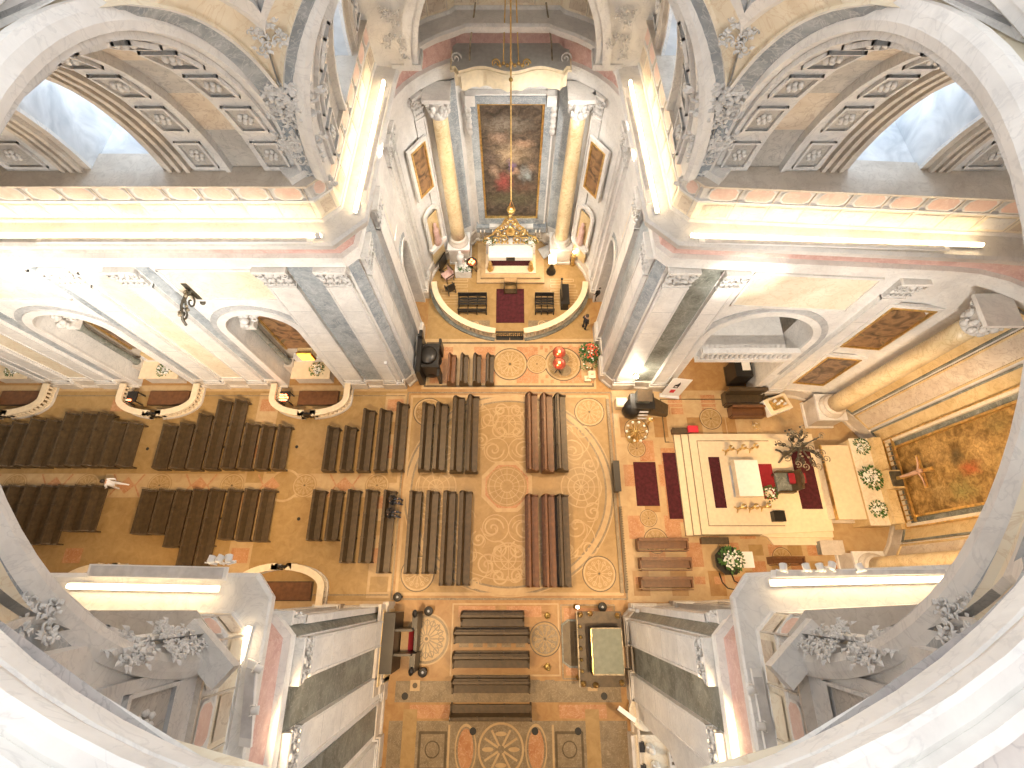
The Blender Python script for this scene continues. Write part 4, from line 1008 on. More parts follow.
for i in range(6):
    x = (-1.9, -1.65, -1.1, 1.25, 1.8, 2.05)[i]
    candle_stand('thin altar candlestick, %s of six along the shelf behind the north altar' % ORD[i], x, ay_+.95, 1.65, .75, .07, 'silver_wood')
for i, x in enumerate((-1.3, 1.5)):
    t = thing('gilt_figure', 'small gilded seated figure at the %s foot of the north altar' % ('left' if i == 0 else 'right'), 'statue', (x, 15.05, .32))
    mb = MB(); mb.box(-.2, .2, -.2, .2, 0, .15, 'gold'); mb.lathe([(.2, 0), (.22, .2), (.13, .5), (.16, .68), (.06, .8)], 'gold', (0, 0, .15), 10); mb.build('body', t)
    mb = MB(); mb.ball((0, -.02, 1.05), .11, 'gold'); mb.build('head', t)
# ---- objects standing in the north apse
o = MB()
x0, y0 = at(496, 323); x1, y1 = at(524, 289)
o.box(x0, x1, y0, y1, 0, .025, 'carpet_red'); rug = o.build('carpet'); tag(rug, 'dark red runner leading from the gate to the north altar', 'carpet')
def kneeler(label, x, y, rz=0, w=.85):
    t = thing('prayer_kneeler', label, 'kneeler', (x, y, .025), rz)
    mb = MB(); mb.box(-w/2, w/2, -.25, .05, .05, .22, 'wood'); mb.build('knee_board', t)
    mb = MB(); mb.box(-w/2, w/2, .2, .5, .85, .9, 'wood_light'); mb.build('desk_top', t)
    for s in (-1, 1): mb = MB(); mb.box(s*w/2-.03, s*w/2+.03, -.25, .5, 0, .85, 'wood'); mb.build('side_panel', t)
kneeler('small wooden kneeler on the dark red runner before the north altar', .1, 13.6)
def slat_bench(label, px_, py, w):
    x, y = at(px_, py); t = thing('slatted_bench', label, 'bench', (x, y, 0))
    mb = MB()
    for k in range(3): mb.box(-w/2, w/2, -.4+.2*k, -.25+.2*k, .42, .46, 'wood_black')
    mb.build('seat', t)
    mb = MB(); mb.box(-w/2, w/2, .22, .27, .5, .62, 'wood_black'); mb.box(-w/2, w/2, .26, .31, .62, .86, 'wood_black'); mb.build('backrest', t); mb = MB(); mb.box(-w/2, w/2, -.85, -.7, .18, .24, 'wood_black'); mb.build('kneeling_board', t); mb = MB(); mb.box(-w/2, w/2, -.95, -.88, .6, .75, 'wood_black'); mb.build('front_rail', t)
    for i in range(4):
        xx = -w/2+.04+(w-.08)*i/3; mb = MB(); mb.box(xx-.03, xx+.03, -.95, -.89, 0, .6, 'wood_black'); mb.box(xx-.03, xx+.03, .24, .3, 0, .86, 'wood_black'); mb.box(xx-.03, xx+.03, -.95, .3, .12, .18, 'wood_black'); mb.build('leg', t)
slat_bench('dark slatted bench left of the red runner in the north apse', 473, 303, 1.95)
slat_bench('dark slatted bench right of the red runner in the north apse', 544, 303, 1.3)
x, y = at(564, 300)
t = thing('reading_stand', 'tall dark carved reading stand inside the right of the apse railing', 'stand', (x, y, 0))
mb = MB(); mb.box(-.2, .2, -.75, .75, .1, .7, 'wood_black'); mb.build('body', t); mb = MB(); mb.box(-.28, .28, -.8, .8, .7, .76, 'wood_black'); mb.box(-.26, -.2, -.6, .8, .76, 1.3, 'wood_black'); mb.ball((-.23, .8, 1.35), .1, 'wood_black'); mb.build('top', t); mb = MB(); mb.box(-.26, .26, -.8, .8, 0, .1, 'wood_black'); mb.build('plinth', t)
def armchair(label, px_, py, rz, seat='carpet_bright', frame='wood', s=1.0):
    x, y = at(px_, py); t = thing('armchair', label, 'chair', (x, y, 0), rz)
    mb = MB(); mb.box(-.32*s, .32*s, -.3*s, .3*s, .42, .52, seat); mb.build('seat', t)
    mb = MB(); mb.box(-.32*s, .32*s, .28*s, .35*s, .5, 1.15, seat); mb.box(-.36*s, .36*s, .27*s, .36*s, 1.15, 1.22, frame); mb.build('backrest', t)
    for sx in (-1, 1):
        mb = MB(); mb.box(sx*.36*s-.03, sx*.36*s+.03, -.3*s, .32*s, .68, .73, frame); mb.box(sx*.36*s-.03, sx*.36*s+.03, -.3*s, -.24*s, .4, .68, frame); mb.build('armrest', t)
        for sy in (-1, 1): mb = MB(); mb.box(sx*.33*s-.03, sx*.33*s+.03, sy*.28*s-.03, sy*.28*s+.03, 0, .42, frame); mb.build('leg', t)
armchair('red upholstered armchair at the left wall of the north apse', 448, 279, -.9, 'rose')
armchair('dark wooden chair below the red armchair at the left apse railing', 451, 292, -2.6, 'wood_black', 'wood_black', .8)
def panel_stand(label, px_, py, rz):
    x, y = at(px_, py); t = thing('folding_screen_stand', label, 'stand', (x, y, 0), rz)
    mb = MB(); mb.box(-.45, .45, -.04, .04, .2, 1.3, 'wood_black'); mb.build('board', t)
    for s in (-1, 1): mb = MB(); mb.box(s*.35-.03, s*.35+.03, -.2, .2, 0, .22, 'wood_black'); mb.build('foot', t)
panel_stand('upper of two dark boards leaning by the left wall of the north apse', 437, 255, 1.0)
panel_stand('lower of two dark boards leaning by the left wall of the north apse', 444, 268, 1.15)
x, y = -3.2, 15.1
t = thing('statue_on_pedestal', 'small pale statue on a white pedestal left of the north altar', 'statue', (x, y, 0))
mb = MB(); mb.box(-.55, .55, -.4, .4, 0, .7, 'white'); mb.build('pedestal', t); mb = MB(); mb.lathe([(.26, 0), (.28, .25), (.2, .8), (.26, 1.15), (.1, 1.35)], 'pearl', (-.1, .1, .7), 10); mb.ball((-.1, .1, 2.2), .14, 'pearl'); mb.tube([(-.1, .1, 1.8), (.2, -.1, 1.7), (.3, -.2, 1.9)], .06, 'pearl'); mb.build('figure', t)
flowers('white and green flowers heaped beside the pale statue left of the north altar', x+.15, y-.1, .7, .42, 30)
x, y = -2.55, 15.2
def brazier(label, x, y, h, mat='wood_black', r=.36):
    t = thing('votive_stand', label, 'votive stand', (x, y, 0))
    mb = MB()
    for k in range(3): a = 2*PI*k/3; mb.tube([(0, 0, h*.5), (.32*math.cos(a), .32*math.sin(a), 0)], .035, mat, 6)
    mb.tube([(0, 0, h*.45), (0, 0, h*.9)], .04, mat); mb.build('tripod', t)
    mb = MB(); mb.lathe([(.05, 0), (r*.7, .06), (r, .2), (r*1.02, .26), (r*.9, .24), (r*.5, .16)], mat, (0, 0, h*.88), 16); mb.build('bowl', t)
    mb = MB()
    for k in range(4): mb.ball((r*.4*math.cos(k*1.7), r*.4*math.sin(k*1.7), h*.88+.26), .09, 'candle_glow', 6, 4)
    mb.build('flames', t)
brazier('dark bowl stand with glowing red candles left of the north altar', x, y, 1.1)
x, y = 2.95, 15.2
t = thing('lit_lamp_stand', 'dark stand with a bright square lamp right of the north altar', 'lamp', (x, y, 0))
mb = MB(); mb.lathe([(.35, 0), (.33, .12), (.12, .2), (.2, .5), (.1, .9), (.05, 1.3)], 'wood_black', (0, 0, 0), 10); mb.build('base', t); mb = MB(); mb.box(-.22, .22, -.22, .22, 1.3, 1.65, 'lamp_glow'); mb.build('lamp_shade', t)
x, y = at(575, 264); t = thing('angel_candelabrum', 'small gilded candelabrum with a lit bulb at the right wall of the north apse', 'candelabrum', (x-.2, y, 0))
mb = MB(); mb.lathe([(.22, 0), (.1, .1), (.14, .5), (.06, 1.0)], 'gold', (0, 0, 0), 10); mb.build('base', t); mb = MB(); [mb.tube([(0, 0, 1), (.3*math.cos(k*1.26), .3*math.sin(k*1.26), 1.1), (.36*math.cos(k*1.26), .36*math.sin(k*1.26), 1.4)], .025, 'gold', 5) for k in range(5)]; mb.build('arms', t); mb = MB(); mb.ball((0, 0, 1.35), .1, 'lamp_glow'); mb.build('bulb', t)
x, y = at(550, 250); o = MB().prism([(-.1, -.7), (1.3, .3), (1.0, .9), (-.5, .1)], .3, .36, 'grey').build('leaning_slab'); o.location = (x-.4, y-.3, 0); tag(o, 'grey stone slab on the floor right of the north altar steps', 'slab')

# ---- balustrades
def balustrade(name, label, pts, h=.95, parent=None, rail='linen', rw=.38, step=.30, group=None, closed=False, skip=None, plinth='green_grey', out=.0, z0=0):
    t = thing(name, label, 'balustrade', (pts[0][0], pts[0][1], z0), 0, group); ox, oy = pts[0]
    P_ = [(x-ox, y-oy) for x, y in pts]
    def ribbon(mb, w, z0, z1, mat):
        n = len(P_); L_ = []; R_ = []
        for i in range(n):
            a = Vector(P_[max(0, i-1)]); b = Vector(P_[min(n-1, i+1)]); d = (b-a).normalized(); q = Vector((-d.y, d.x))*w/2; p = Vector(P_[i]); L_.append(p+q); R_.append(p-q)
        for i in range(n-1):
            mb.quad((*L_[i], z1), (*L_[i+1], z1), (*R_[i+1], z1), (*R_[i], z1), mat); mb.quad((*L_[i], z0), (*L_[i+1], z0), (*L_[i+1], z1), (*L_[i], z1), mat); mb.quad((*R_[i], z0), (*R_[i+1], z0), (*R_[i+1], z1), (*R_[i], z1), mat); mb.quad((*L_[i], z0), (*L_[i+1], z0), (*R_[i+1], z0), (*R_[i], z0), mat)
        for i in (0, n-1): mb.quad((*L_[i], z0), (*R_[i], z0), (*R_[i], z1), (*L_[i], z1), mat)
    mb = MB(); ribbon(mb, rw, h-.14, h, rail); mb.build('rail', t)
    mb = MB(); ribbon(mb, rw*.95, 0, .14, plinth); ribbon(mb, rw*.6, .14, .2, rail); mb.build('plinth', t)
    mb = MB(); acc = 0; s = step/2
    for i in range(len(P_)-1):
        a = Vector(P_[i]); b = Vector(P_[i+1]); L0 = (b-a).length
        while s <= acc+L0:
            p = a.lerp(b, (s-acc)/L0); mb.lathe([(.07, 0), (.05, .06), (.085, .22), (.04, .38), (.05, .5), (.07, h-.34)], rail, (p.x, p.y, .2), 7); s += step
        acc += L0
    o = mb.build('balusters', t); return t
arcL = [p for p in ell(.05, 14.0, 5.15, 4.05, 183, 259.5, 22)]; arcR = [p for p in ell(.05, 14.0, 5.15, 4.05, 280.5, 357, 22)]
balustrade('altar_rail', 'curved marble railing of the north apse, left of its gate', arcL, rail='linen')
balustrade('altar_rail', 'curved marble railing of the north apse, right of its gate', arcR, rail='linen')
mb = MB()
for pts in (arcL, arcR):
    for i in range(len(pts)-1):
        a, b = Vector(pts[i]), Vector(pts[i+1]); c = Vector((.05, 14.0)); k = 1.075; k0 = 1.02
        a2, b2 = c+(a-c)*k, c+(b-c)*k; a1, b1 = c+(a-c)*k0, c+(b-c)*k0
        mb.quad((*a1, .13), (*b1, .13), (*b2, .13), (*a2, .13), 'green_grey'); mb.quad((*a2, 0), (*b2, 0), (*b2, .13), (*a2, .13), 'green_grey')
struct(mb.build('trim_15'))
t = thing('rail_gate', 'low dark iron gate in the middle of the north apse railing', 'gate', (.05, 10.0, 0))
for s in (-1, 1):
    mb = MB(); mb.box(min(0, s*.9), max(0, s*.9), -.04, .04, .75, .82, 'iron'); mb.box(min(0, s*.9), max(0, s*.9), -.04, .04, .1, .16, 'iron')
    for k in range(7): mb.tube([(s*(.06+.13*k), 0, .1), (s*(.06+.13*k), 0, .8)], .022, 'iron', 5)
    for k in range(3): mb.scroll((s*(.2+.26*k), 0, .45), (1, 0, 0), (0, 0, 1), .13, 'iron', 1.3, .02)
    mb.box(min(s*.02, s*.9), max(s*.02, s*.9), -.2, -.02, .02, .08, 'iron'); mb.build('leaf', t)
# north band: votive lamps, flowers, boxes
x, y = at(558, 357)
def copper_lamp(label, px_, py):
    x, y = at(px_, py, 1.0); t = thing('votive_stand', label, 'votive stand', (x, y, 0))
    mb = MB(); 
    for k in range(4): a = PI/4+PI*k/2; mb.tube([(0, 0, .25), (.3*math.cos(a), .3*math.sin(a), .02)], .03, 'iron', 5)
    mb.tube([(0, 0, .2), (0, 0, .9)], .035, 'iron'); mb.build('stem', t)
    mb = MB(); mb.lathe([(.05, 0), (.3, .05), (.4, .16), (.42, .24), (.36, .22), (.1, .14)], 'copper', (0, 0, .85), 18); mb.build('dish', t)
    mb = MB(); mb.ball((.02, .05, 1.1), .09, 'candle_glow'); mb.ball((-.1, -.12, 1.08), .05, 'candle_glow'); mb.build('candle', t)
plain('copper', (.30, .07, .04), .3, .5)
copper_lamp('upper of two round copper votive dishes on the inlaid floor before the apse', 559, 353); copper_lamp('lower of two round copper votive dishes on the inlaid floor before the apse', 559, 364)
x, y = at(592, 352, .4); flowers('red and orange flowers massed at the foot of the north-east pier', x-.1, y, 0, .62, 60, ('petal_red', 'petal_red', 'petal'), pot='wood_light', flat=1.1)
x, y = at(587, 348, .4); flowers('small dark green plant left of the red flowers by the north-east pier', x-.2, y, 0, .36, 4, 'leaf', pot='iron')
x, y = at(591, 364, .4); flowers('round leafy green plant below the red flowers by the north-east pier', x-.1, y, 0, .5, 12, ('petal', 'leaf'), pot='wood_light')
for i, (px_, py, w, d, h) in enumerate(((591, 377, .45, .5, .45), (587, 380, .4, .35, .3))):
    x, y = at(px_, py); o = MB().box(-w/2, w/2, -d/2, d/2, 0, h, 'linen').build('offering_box'); 
    mb = MB(); mb.box(-w*.2, w*.2, -.02, .02, h, h+.01, 'iron'); mb.build('slot', o); o.location = (x, y, 0); tag(o, ('cream' if i == 0 else 'smaller cream')+' box on the floor below the green plant by the north-east pier', 'box')

# ---- side chapels of the nave: altar, picture, rail, flowers
def chapel(c0, sgn, idx):
    where = '%s %s nave chapel' % (('nearest', 'middle', 'farthest')[idx], 'north' if sgn > 0 else 'south')
    Y = sgn*BW; depth = 1.5
    mb = MB()          # shell of the niche
    M = frame_on((c0, Y, 0), 0, -sgn); mb.M = M
    mb.quad((-1.75, -depth, 0), (1.75, -depth, 0), (1.75, -depth, 9.2), (-1.75, -depth, 9.2), 'stone')
    mb.quad((-1.75, 0.02, .01), (1.75, 0.02, .01), (1.75, -depth, .01), (-1.75, -depth, .01), 'fl_base')
    struct(mb.build('wall_chapel'))
    t = root_on('side_altar', 'stone altar with dark picture and carved crown in the '+where, 'altar', (c0, Y, 0), 0, -sgn)
    mb = MB(); mb.box(-1.1, 1.1, -1.1, -.1, 0, 1.05, 'stone'); mb.box(-1.2, 1.2, -1.15, 0.05, 1.05, 1.15, 'linen'); mb.build('altar_table', t)
    mb = MB(); mb.box(-1.0, 1.0, -1.48, -1.1, 1.15, 1.7, 'pearl'); mb.box(-.45, .45, -1.4, -.95, 1.7, 2.5, 'gold_marble'); mb.build('gradine', t)
    c = canvas('canvas', 2.2, 5.0, 'paint_brown' if idx % 2 == 0 else 'paint_dark', t, Matrix.Translation((0, -1.46, 2.4)), 1.1)
    mb = MB(); arch_trim(mb, Matrix.Translation((0, -1.46, 0)), 0, 1.1, 2.4, 6.3, .14, .14, 'gold'); mb.build('picture_frame', t)
    for s in (-1, 1):
        mb = MB(); mb.lathe([(.2, 0), (.24, .1), (.17, .25), (.17, 4.3), (.22, 4.4), (.28, 4.8)], 'green_grey', (s*1.42, -1.0, 1.3), 12); mb.box(s*1.42-.28, s*1.42+.28, -1.3, -.7, 0, 1.3, 'stone'); mb.box(s*1.42-.3, s*1.42+.3, -1.35, -.7, 6.1, 6.5, 'white'); mb.build('colonnette', t)
    mb = MB(); rnd = random.Random(idx)
    for k in range(34):
        a = PI*rnd.random(); r = 1.25+.3*rnd.random(); mb.ball((r*math.cos(a), -1.1+.6*rnd.random(), 6.7+r*math.sin(a)), .12+.14*rnd.random(), 'carved', 6, 4)
    for s in (-1, 1): mb.scroll((s*1.0, -.9, 6.9), (s, 0, 0), (0, 0, 1), .35, 'carved', 1.4, .09)
    mb.build('carved_crown', t)
    if idx == 0 and sgn > 0:
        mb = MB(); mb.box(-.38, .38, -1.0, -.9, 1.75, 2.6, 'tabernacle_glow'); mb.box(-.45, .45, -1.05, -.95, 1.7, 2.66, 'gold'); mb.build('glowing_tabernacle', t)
    # railing
    pr = [(c0-2.3, sgn*(BW-.25))] + [(c0+2.3*math.cos(math.radians(a)), sgn*(5.45+0*a) - sgn*1.05*math.sin(math.radians(a))*1.0) for a in range(180, 90, -12)] + [(c0-.55, sgn*4.4)]
    pl = [(2*c0-x, y) for x, y in pr]
    nm = ('north' if sgn > 0 else 'south')
    balustrade('chapel_rail', 'left curved rail of the '+where, pr, .85, rw=.36, step=.26, plinth='stone')
    balustrade('chapel_rail', 'right curved rail of the '+where, pl, .85, rw=.36, step=.26, plinth='stone')
    o = MB().box(-.5, .5, -.05, .05, .08, .78, 'wood_black').build('chapel_gate'); mb = MB(); [mb.box(-.45+.22*k, -.4+.22*k, -.07, .07, .02, .82, 'wood_black') for k in range(5)]; mb.build('gate_bar', o)
    o.location = (c0, sgn*4.4, 0); tag(o, 'low dark gate in the rail of the '+where, 'gate')
    o = MB().box(-1.25, 1.25, -.45, .45, 0, .16, 'wood_warm').build('altar_step'); MB().box(-1.3, 1.3, -.5, .5, 0, .05, 'wood').build('step_edge', o); o.location = (c0+.3, sgn*5.65, 0); tag(o, 'reddish brown wooden step before the '+where, 'step')
    flowers('white flowers on the altar of the '+where, c0+.45, Y+sgn*.45, 1.15, .42, 26)
    t2 = thing('votive_candle_stand', 'stand of glowing red candles in the left corner of the '+where, 'votive stand', (c0-1.55, sgn*5.5, 0))
    mb = MB(); mb.box(-.3, .3, -.35, .35, .7, .78, 'iron'); mb.build('tray', t2)
    mb = MB(); [mb.box(sx*.26-.03, sx*.26+.03, sy*.3-.03, sy*.3+.03, 0, .7, 'iron') for sx in (-1, 1) for sy in (-1, 1)]; mb.build('stand_frame', t2)
    k_ = 14 if idx == 0 else 3
    for k in range(k_): mb = MB(); mb.lathe([(.05, 0), (.055, .09), (.03, .1)], 'candle_glow' if k % 4 else 'petal', (-.22+.11*(k % 5), -.25+.17*(k//5), .78), 7); mb.build('votive_candle', t2)
for i, c in enumerate(CH_X): chapel(c, 1, i); chapel(c, -1, i)
# wrought bracket with hanging lamp over the first chapel
def bracket(label, x, z):
    t = thing('wrought_iron_bracket', label, 'bracket', (x, BW, z))
    mb = MB(); mb.tube([(0, 0, 0), (0, -.5, .3), (0, -1.0, .35), (0, -1.5, .05), (0, -1.6, -.25)], .06, 'dark_bronze'); mb.scroll((0, -.5, -.15), (0, -1, 0), (0, 0, 1), .42, 'dark_bronze', 1.5, .05); mb.scroll((0, -1.2, .1), (0, -1, 0), (0, 0, 1), .3, 'dark_bronze', 1.5, .05, -1)
    for k in range(9): mb.ball((.08*(k % 3-1), -.2-.16*k, .2+.2*math.sin(k)), .08, 'silver_wood', 6, 4)
    mb.build('scroll_arm', t); mb = MB(); mb.box(-.12, .12, -.06, 0, -.9, .6, 'dark_bronze'); mb.ball((0, -.08, -.9), .12, 'dark_bronze'); mb.build('wall_plate', t)
bracket('dark wrought bracket with scrolls above the arch of the nearest north side chapel', -13.9, 11.0)
bracket('wrought bracket above the arch of the next north side chapel farther west', -23.6, 11.0)
# ================================================================ CHANCEL
Y0, Y1 = at(684, 434, .3)[1], at(692, 536, .1)[1]
x0 = at(673, 434, .1)[0]
cyl_y = (Y0+Y1)/2
t = thing('stepped_platform', 'broad cream three-step platform carrying the chancel altar', 'platform', (x0, cyl_y, 0)); hw_ = (Y0-Y1)/2
mb = MB()
mb.prism([(0, -hw_), (4.6, -hw_), (4.9, -hw_-.5), (8.3, -hw_-.5), (8.3, hw_), (0, hw_)], 0, .15, 'linen')
mb.prism([(.4, -hw_+.02), (4.3, -hw_+.02), (4.6, -hw_-.1), (8.3, -hw_-.1), (8.3, hw_-.02), (.4, hw_-.02)], .15, .3, 'linen')
mb.prism([(.8, -hw_+.04), (4.0, -hw_+.04), (8.3, -hw_+.25), (8.3, hw_-.04), (.8, hw_-.04)], .3, .45, 'linen')
mb.build('steps', t)
for (a, z) in ((0, .15), (.4, .3), (.8, .45)):
    mb = MB(); mb.box(a-.015, a+.02, -hw_, hw_, z-.06, z+.004, 'fl_grey'); mb.box(a, 4.2, -hw_-.015+a*.05, -hw_+.02+a*.05, z-.06, z+.004, 'fl_grey'); mb.build('step_nosing', t)
mb = MB()
for (a, b, c, d) in ((1.25, 1.3, -hw_+.55, hw_-.5), (1.25, 5.6, -hw_+.5, -hw_+.55), (1.25, 5.6, hw_-.5, hw_-.45)): mb.box(a, b, c, d, .45, .454, 'fl_grey')
mb.build('inlaid_line', t)
TOP = .45
def flat_rug(label, p00, p11, z, mat, name='carpet', border=None, th=.02):
    (xa, ya), (xb, yb) = at(*p00, z), at(*p11, z); xa, xb = sorted((xa, xb)); ya, yb = sorted((ya, yb))
    o = MB().box(-(xb-xa)/2, (xb-xa)/2, -(yb-ya)/2, (yb-ya)/2, 0, th, mat).build(name); o.location = ((xa+xb)/2, (ya+yb)/2, z)
    if border: MB().box(-(xb-xa)/2-.07, (xb-xa)/2+.07, -(yb-ya)/2-.2, (yb-ya)/2+.3, -.0, th*.6, border).build('border', o)
    return tag(o, label, 'carpet')
flat_rug('dark red carpet on the chancel floor west of the ramp', (633, 462), (660, 506), .005, 'carpet_red')
flat_rug('long dark red carpet with a pinkish edge at the foot of the cream steps', (662, 453), (686, 519), .005, 'carpet_red', border='fl_pink', th=.05)
flat_rug('narrow dark red carpet on the platform left of the white altar', (708, 457), (727, 508), TOP+.0, 'carpet_red')
flat_rug('bright red carpet between the white altar and the dark throne', (758, 464), (778, 499), TOP+.0, 'carpet_bright')
flat_rug('dark red carpet in front of the long cream high altar', (789, 447), (823, 509), TOP+.0, 'carpet_red')
(xa, ya), (xb, yb) = at(734, 460, 1.5), at(764, 496, 1.5)
t = thing('altar', 'white cloth covered free-standing altar in the middle of the cream platform', 'altar', ((xa+xb)/2, (ya+yb)/2, TOP)); hx, hy = (xb-xa)/2, (ya-yb)/2
mb = MB(); mb.box(-hx*.7, hx*.7, -hy*.8, hy*.8, 0, .98, 'grey'); mb.box(-hx*.85, hx*.85, -hy*.9, hy*.9, 0, .12, 'light_grey_metal'); mb.build('body', t)
mb = MB(); mb.box(-hx, hx, -hy, hy, .98, 1.04, 'cloth_white'); mb.box(-hx-.015, -hx, -hy, hy, .55, 1.04, 'linen'); mb.box(-hx, hx, -hy-.015, -hy, .8, 1.04, 'linen'); mb.build('altar_cloth', t)
for i, (px_, py) in enumerate(((725, 452), (737, 451), (749, 450))): x, y = at(px_, py, TOP); candle_stand('%s golden candlestick from the left in the row above the white altar' % ORD[i], x, y, TOP, .95, .16)
for i, (px_, py) in enumerate(((737, 509), (749, 509), (761, 508))): x, y = at(px_, py, TOP); candle_stand('%s golden candlestick from the left in the row below the white altar' % ORD[i], x, y, TOP, .95, .16)
x, y = at(768, 494, TOP); flowers('white bouquet on the platform at the corner of the white altar', x, y, TOP, .42, 26, 'petal', pot='linen')
x, y = at(776, 490, TOP); flowers('tiny white posy right of the bouquet by the white altar', x+.15, y, TOP, .24, 14, 'petal', pot='linen')
x, y = at(760, 431, TOP*.5); flowers('small golden flower vase on the upper edge of the cream platform', x-.4, y+.2, .45, .26, 12, ('gold', 'petal'), 'gold', pot='gold')
# throne and lectern with red cloth
x, y = at(780, 484, TOP); t = thing('throne', 'dark carved chair behind the white altar', 'chair', (x, y, TOP), -PI/2)
mb = MB(); mb.box(-.55, .55, -.45, .4, .4, .5, 'green_grey'); mb.build('seat', t); mb = MB(); mb.box(-.55, .55, .38, .5, .4, 1.6, 'wood'); mb.ball((0, .44, 1.65), .2, 'wood', 8, 5, (2, .4, 1)); mb.build('backrest', t)
for sx in (-1, 1):
    mb = MB(); mb.box(sx*.58-.05, sx*.58+.05, -.45, .45, .4, .8, 'wood'); mb.build('armrest', t)
    for sy in (-1, 1): mb = MB(); mb.box(sx*.5-.05, sx*.5+.05, sy*.38-.05, sy*.38+.05, 0, .4, 'wood'); mb.build('leg', t)
x, y = at(795, 479, 1.2); t = thing('book_lectern', 'slim stand with an open book on bright red cloth before the high altar', 'lectern', (x, y, TOP))
mb = MB(); mb.lathe([(.2, 0), (.18, .05), (.04, .1), (.04, .95)], 'brass', (0, 0, 0), 10); mb.build('stand', t)
for s in (-1, 1): mb = MB(); mb.box(min(0, s*.5)+.02, max(0, s*.5)-.02, -.28, .28, .98+.0, 1.04, 'carpet_bright'); mb.box(min(0, s*.42)+.04, max(0, s*.42)-.04, -.3, -.28, .7, 1.0, 'carpet_bright'); mb.build('red_cloth', t)
# dark branched candelabrum
x, y = at(789, 453, 1.2); t = thing('branched_candelabrum', 'tall dark openwork candelabrum with many curling branches beside the high altar', 'candelabrum', (x-.1, y, TOP)); rnd = random.Random(4)
mb = MB()
for k in range(3): a = 2*PI*k/3; mb.tube([(0, 0, .4), (.3*math.cos(a), .3*math.sin(a), .25), (.45*math.cos(a), .45*math.sin(a), 0)], .06, 'dark_bronze')
mb.lathe([(.1, 0), (.2, .3), (.08, .6), (.14, 1.2), (.07, 1.6), (.12, 2.2), (.05, 2.6)], 'dark_bronze', (0, 0, .3), 10); mb.build('stem', t)
for k in range(15):
    a = -PI/2*0+2*PI*k/15; r = .6+.75*rnd.random(); z = 1.3+1.7*rnd.random(); d = Vector((math.cos(a), math.sin(a), 0)); mb = MB()
    mb.tube([(0, 0, z-.3), tuple(d*r*.5+Vector((0, 0, z-.1))), tuple(d*r+Vector((0, 0, z+.2)))], [.05, .04, .03], 'dark_bronze', 5)
    mb.scroll(tuple(d*r*.75+Vector((0, 0, z))), d, (0, 0, 1), .26, 'dark_bronze', 1.5, .035); mb.scroll(tuple(d*r+Vector((0, 0, z+.3))), d, (-d.y, d.x, .3), .2, 'silver_wood', 1.4, .03)
    for j in range(4): mb.ball(tuple(d*(r*.5+.2*j)+Vector((rnd.random()*.2-.1, rnd.random()*.2-.1, z+.15*rnd.random()))), .07, 'dark_bronze' if j % 2 else 'silver_wood', 5, 4)
    mb.build('branch', t)
# high altar, flowers, crucifix
(xa, ya), (xb, yb) = at(808, 449, 1.45), at(850, 510, 1.45)
t = thing('high_altar', 'long cream marble high altar below the great golden painting', 'altar', (19.0, 0.1, .15)); 
mb = MB(); mb.box(-.75, .7, -2.0, 2.0, 0, 1.2, 'cream'); mb.build('body', t); mb = MB(); mb.box(-.85, .75, -2.1, 2.1, 1.2, 1.32, 'linen'); mb.box(-.9, -.84, -2.12, 2.12, 1.15, 1.36, 'gold'); mb.build('top_slab', t)
mb = MB(); mb.box(-.92, .8, -2.15, 2.15, 0, .15, 'stone'); mb.build('plinth', t)
t = thing('gradine', 'stepped golden marble shelf between the high altar and the great painting', 'shelf', (20.6, 0.1, 0))
mb = MB(); mb.box(-.8, .2, -2.4, 2.4, 0, 1.6, 'gold_marble'); mb.build('lower_shelf', t); mb = MB(); mb.box(.2, .7, -2.4, 2.4, 0, 2.1, 'gold_marble'); mb.build('upper_shelf', t); mb = MB(); mb.box(-.85, .2, -2.45, 2.45, 1.6, 1.68, 'cream'); mb.build('cornice', t)
for i, (px_, py, r) in enumerate(((844, 448, .42), (853, 473, .6), (862, 500, .42))):
    x, y = at(px_, py, 1.7); flowers(('small white flowers at the upper end of the shelf behind the high altar', 'large white bouquet in the middle of the shelf behind the high altar', 'small white flowers at the lower end of the shelf behind the high altar')[i], 20.2, (2.0, .2, -1.5)[i], 1.68, r, 40)
t = thing('crucifix', 'gilded crucifix with a pale figure standing before the great golden painting', 'crucifix', (21.1, .0, 2.1))
mb = MB(); mb.box(-.35, .35, -.5, .5, 0, .5, 'gold_marble'); mb.box(-.28, .28, -.4, .4, .5, .62, 'dark_bronze'); mb.build('pedestal', t)
mb = MB(); mb.box(-.06, .06, -.09, .09, .6, 3.1, 'gold'); mb.box(-.06, .06, -.85, .85, 2.3, 2.46, 'gold'); mb.build('cross', t)
mb = MB(); mb.tube([(-.12, 0, 1.0), (-.14, 0, 1.5), (-.12, 0, 1.8), (-.14, 0, 2.2), (-.12, 0, 2.35)], [.05, .08, .1, .12, .05], 'skin'); mb.ball((-.16, 0, 2.5), .11, 'skin'); mb.tube([(-.12, 0, 2.25), (-.1, .4, 2.4), (-.1, .75, 2.45)], [.05, .04, .03], 'skin'); mb.tube([(-.12, 0, 2.25), (-.1, -.4, 2.4), (-.1, -.75, 2.45)], [.05, .04, .03], 'skin'); mb.build('figure', t)
# gold rail along the foot of the painting
t = thing('gilt_railing', 'gilded railing along the foot of the great golden painting', 'railing', (21.85, .1, 1.4))
mb = MB(); mb.box(-.06, .06, -2.3, 2.3, .7, .8, 'gold'); mb.box(-.06, .06, -2.3, 2.3, .1, .18, 'gold'); mb.build('rail', t); mb = MB(); [mb.tube([(0, -2.2+.275*k, .1), (0, -2.2+.275*k, .75)], .03, 'gold', 5) for k in range(17)]; mb.build('bars', t)
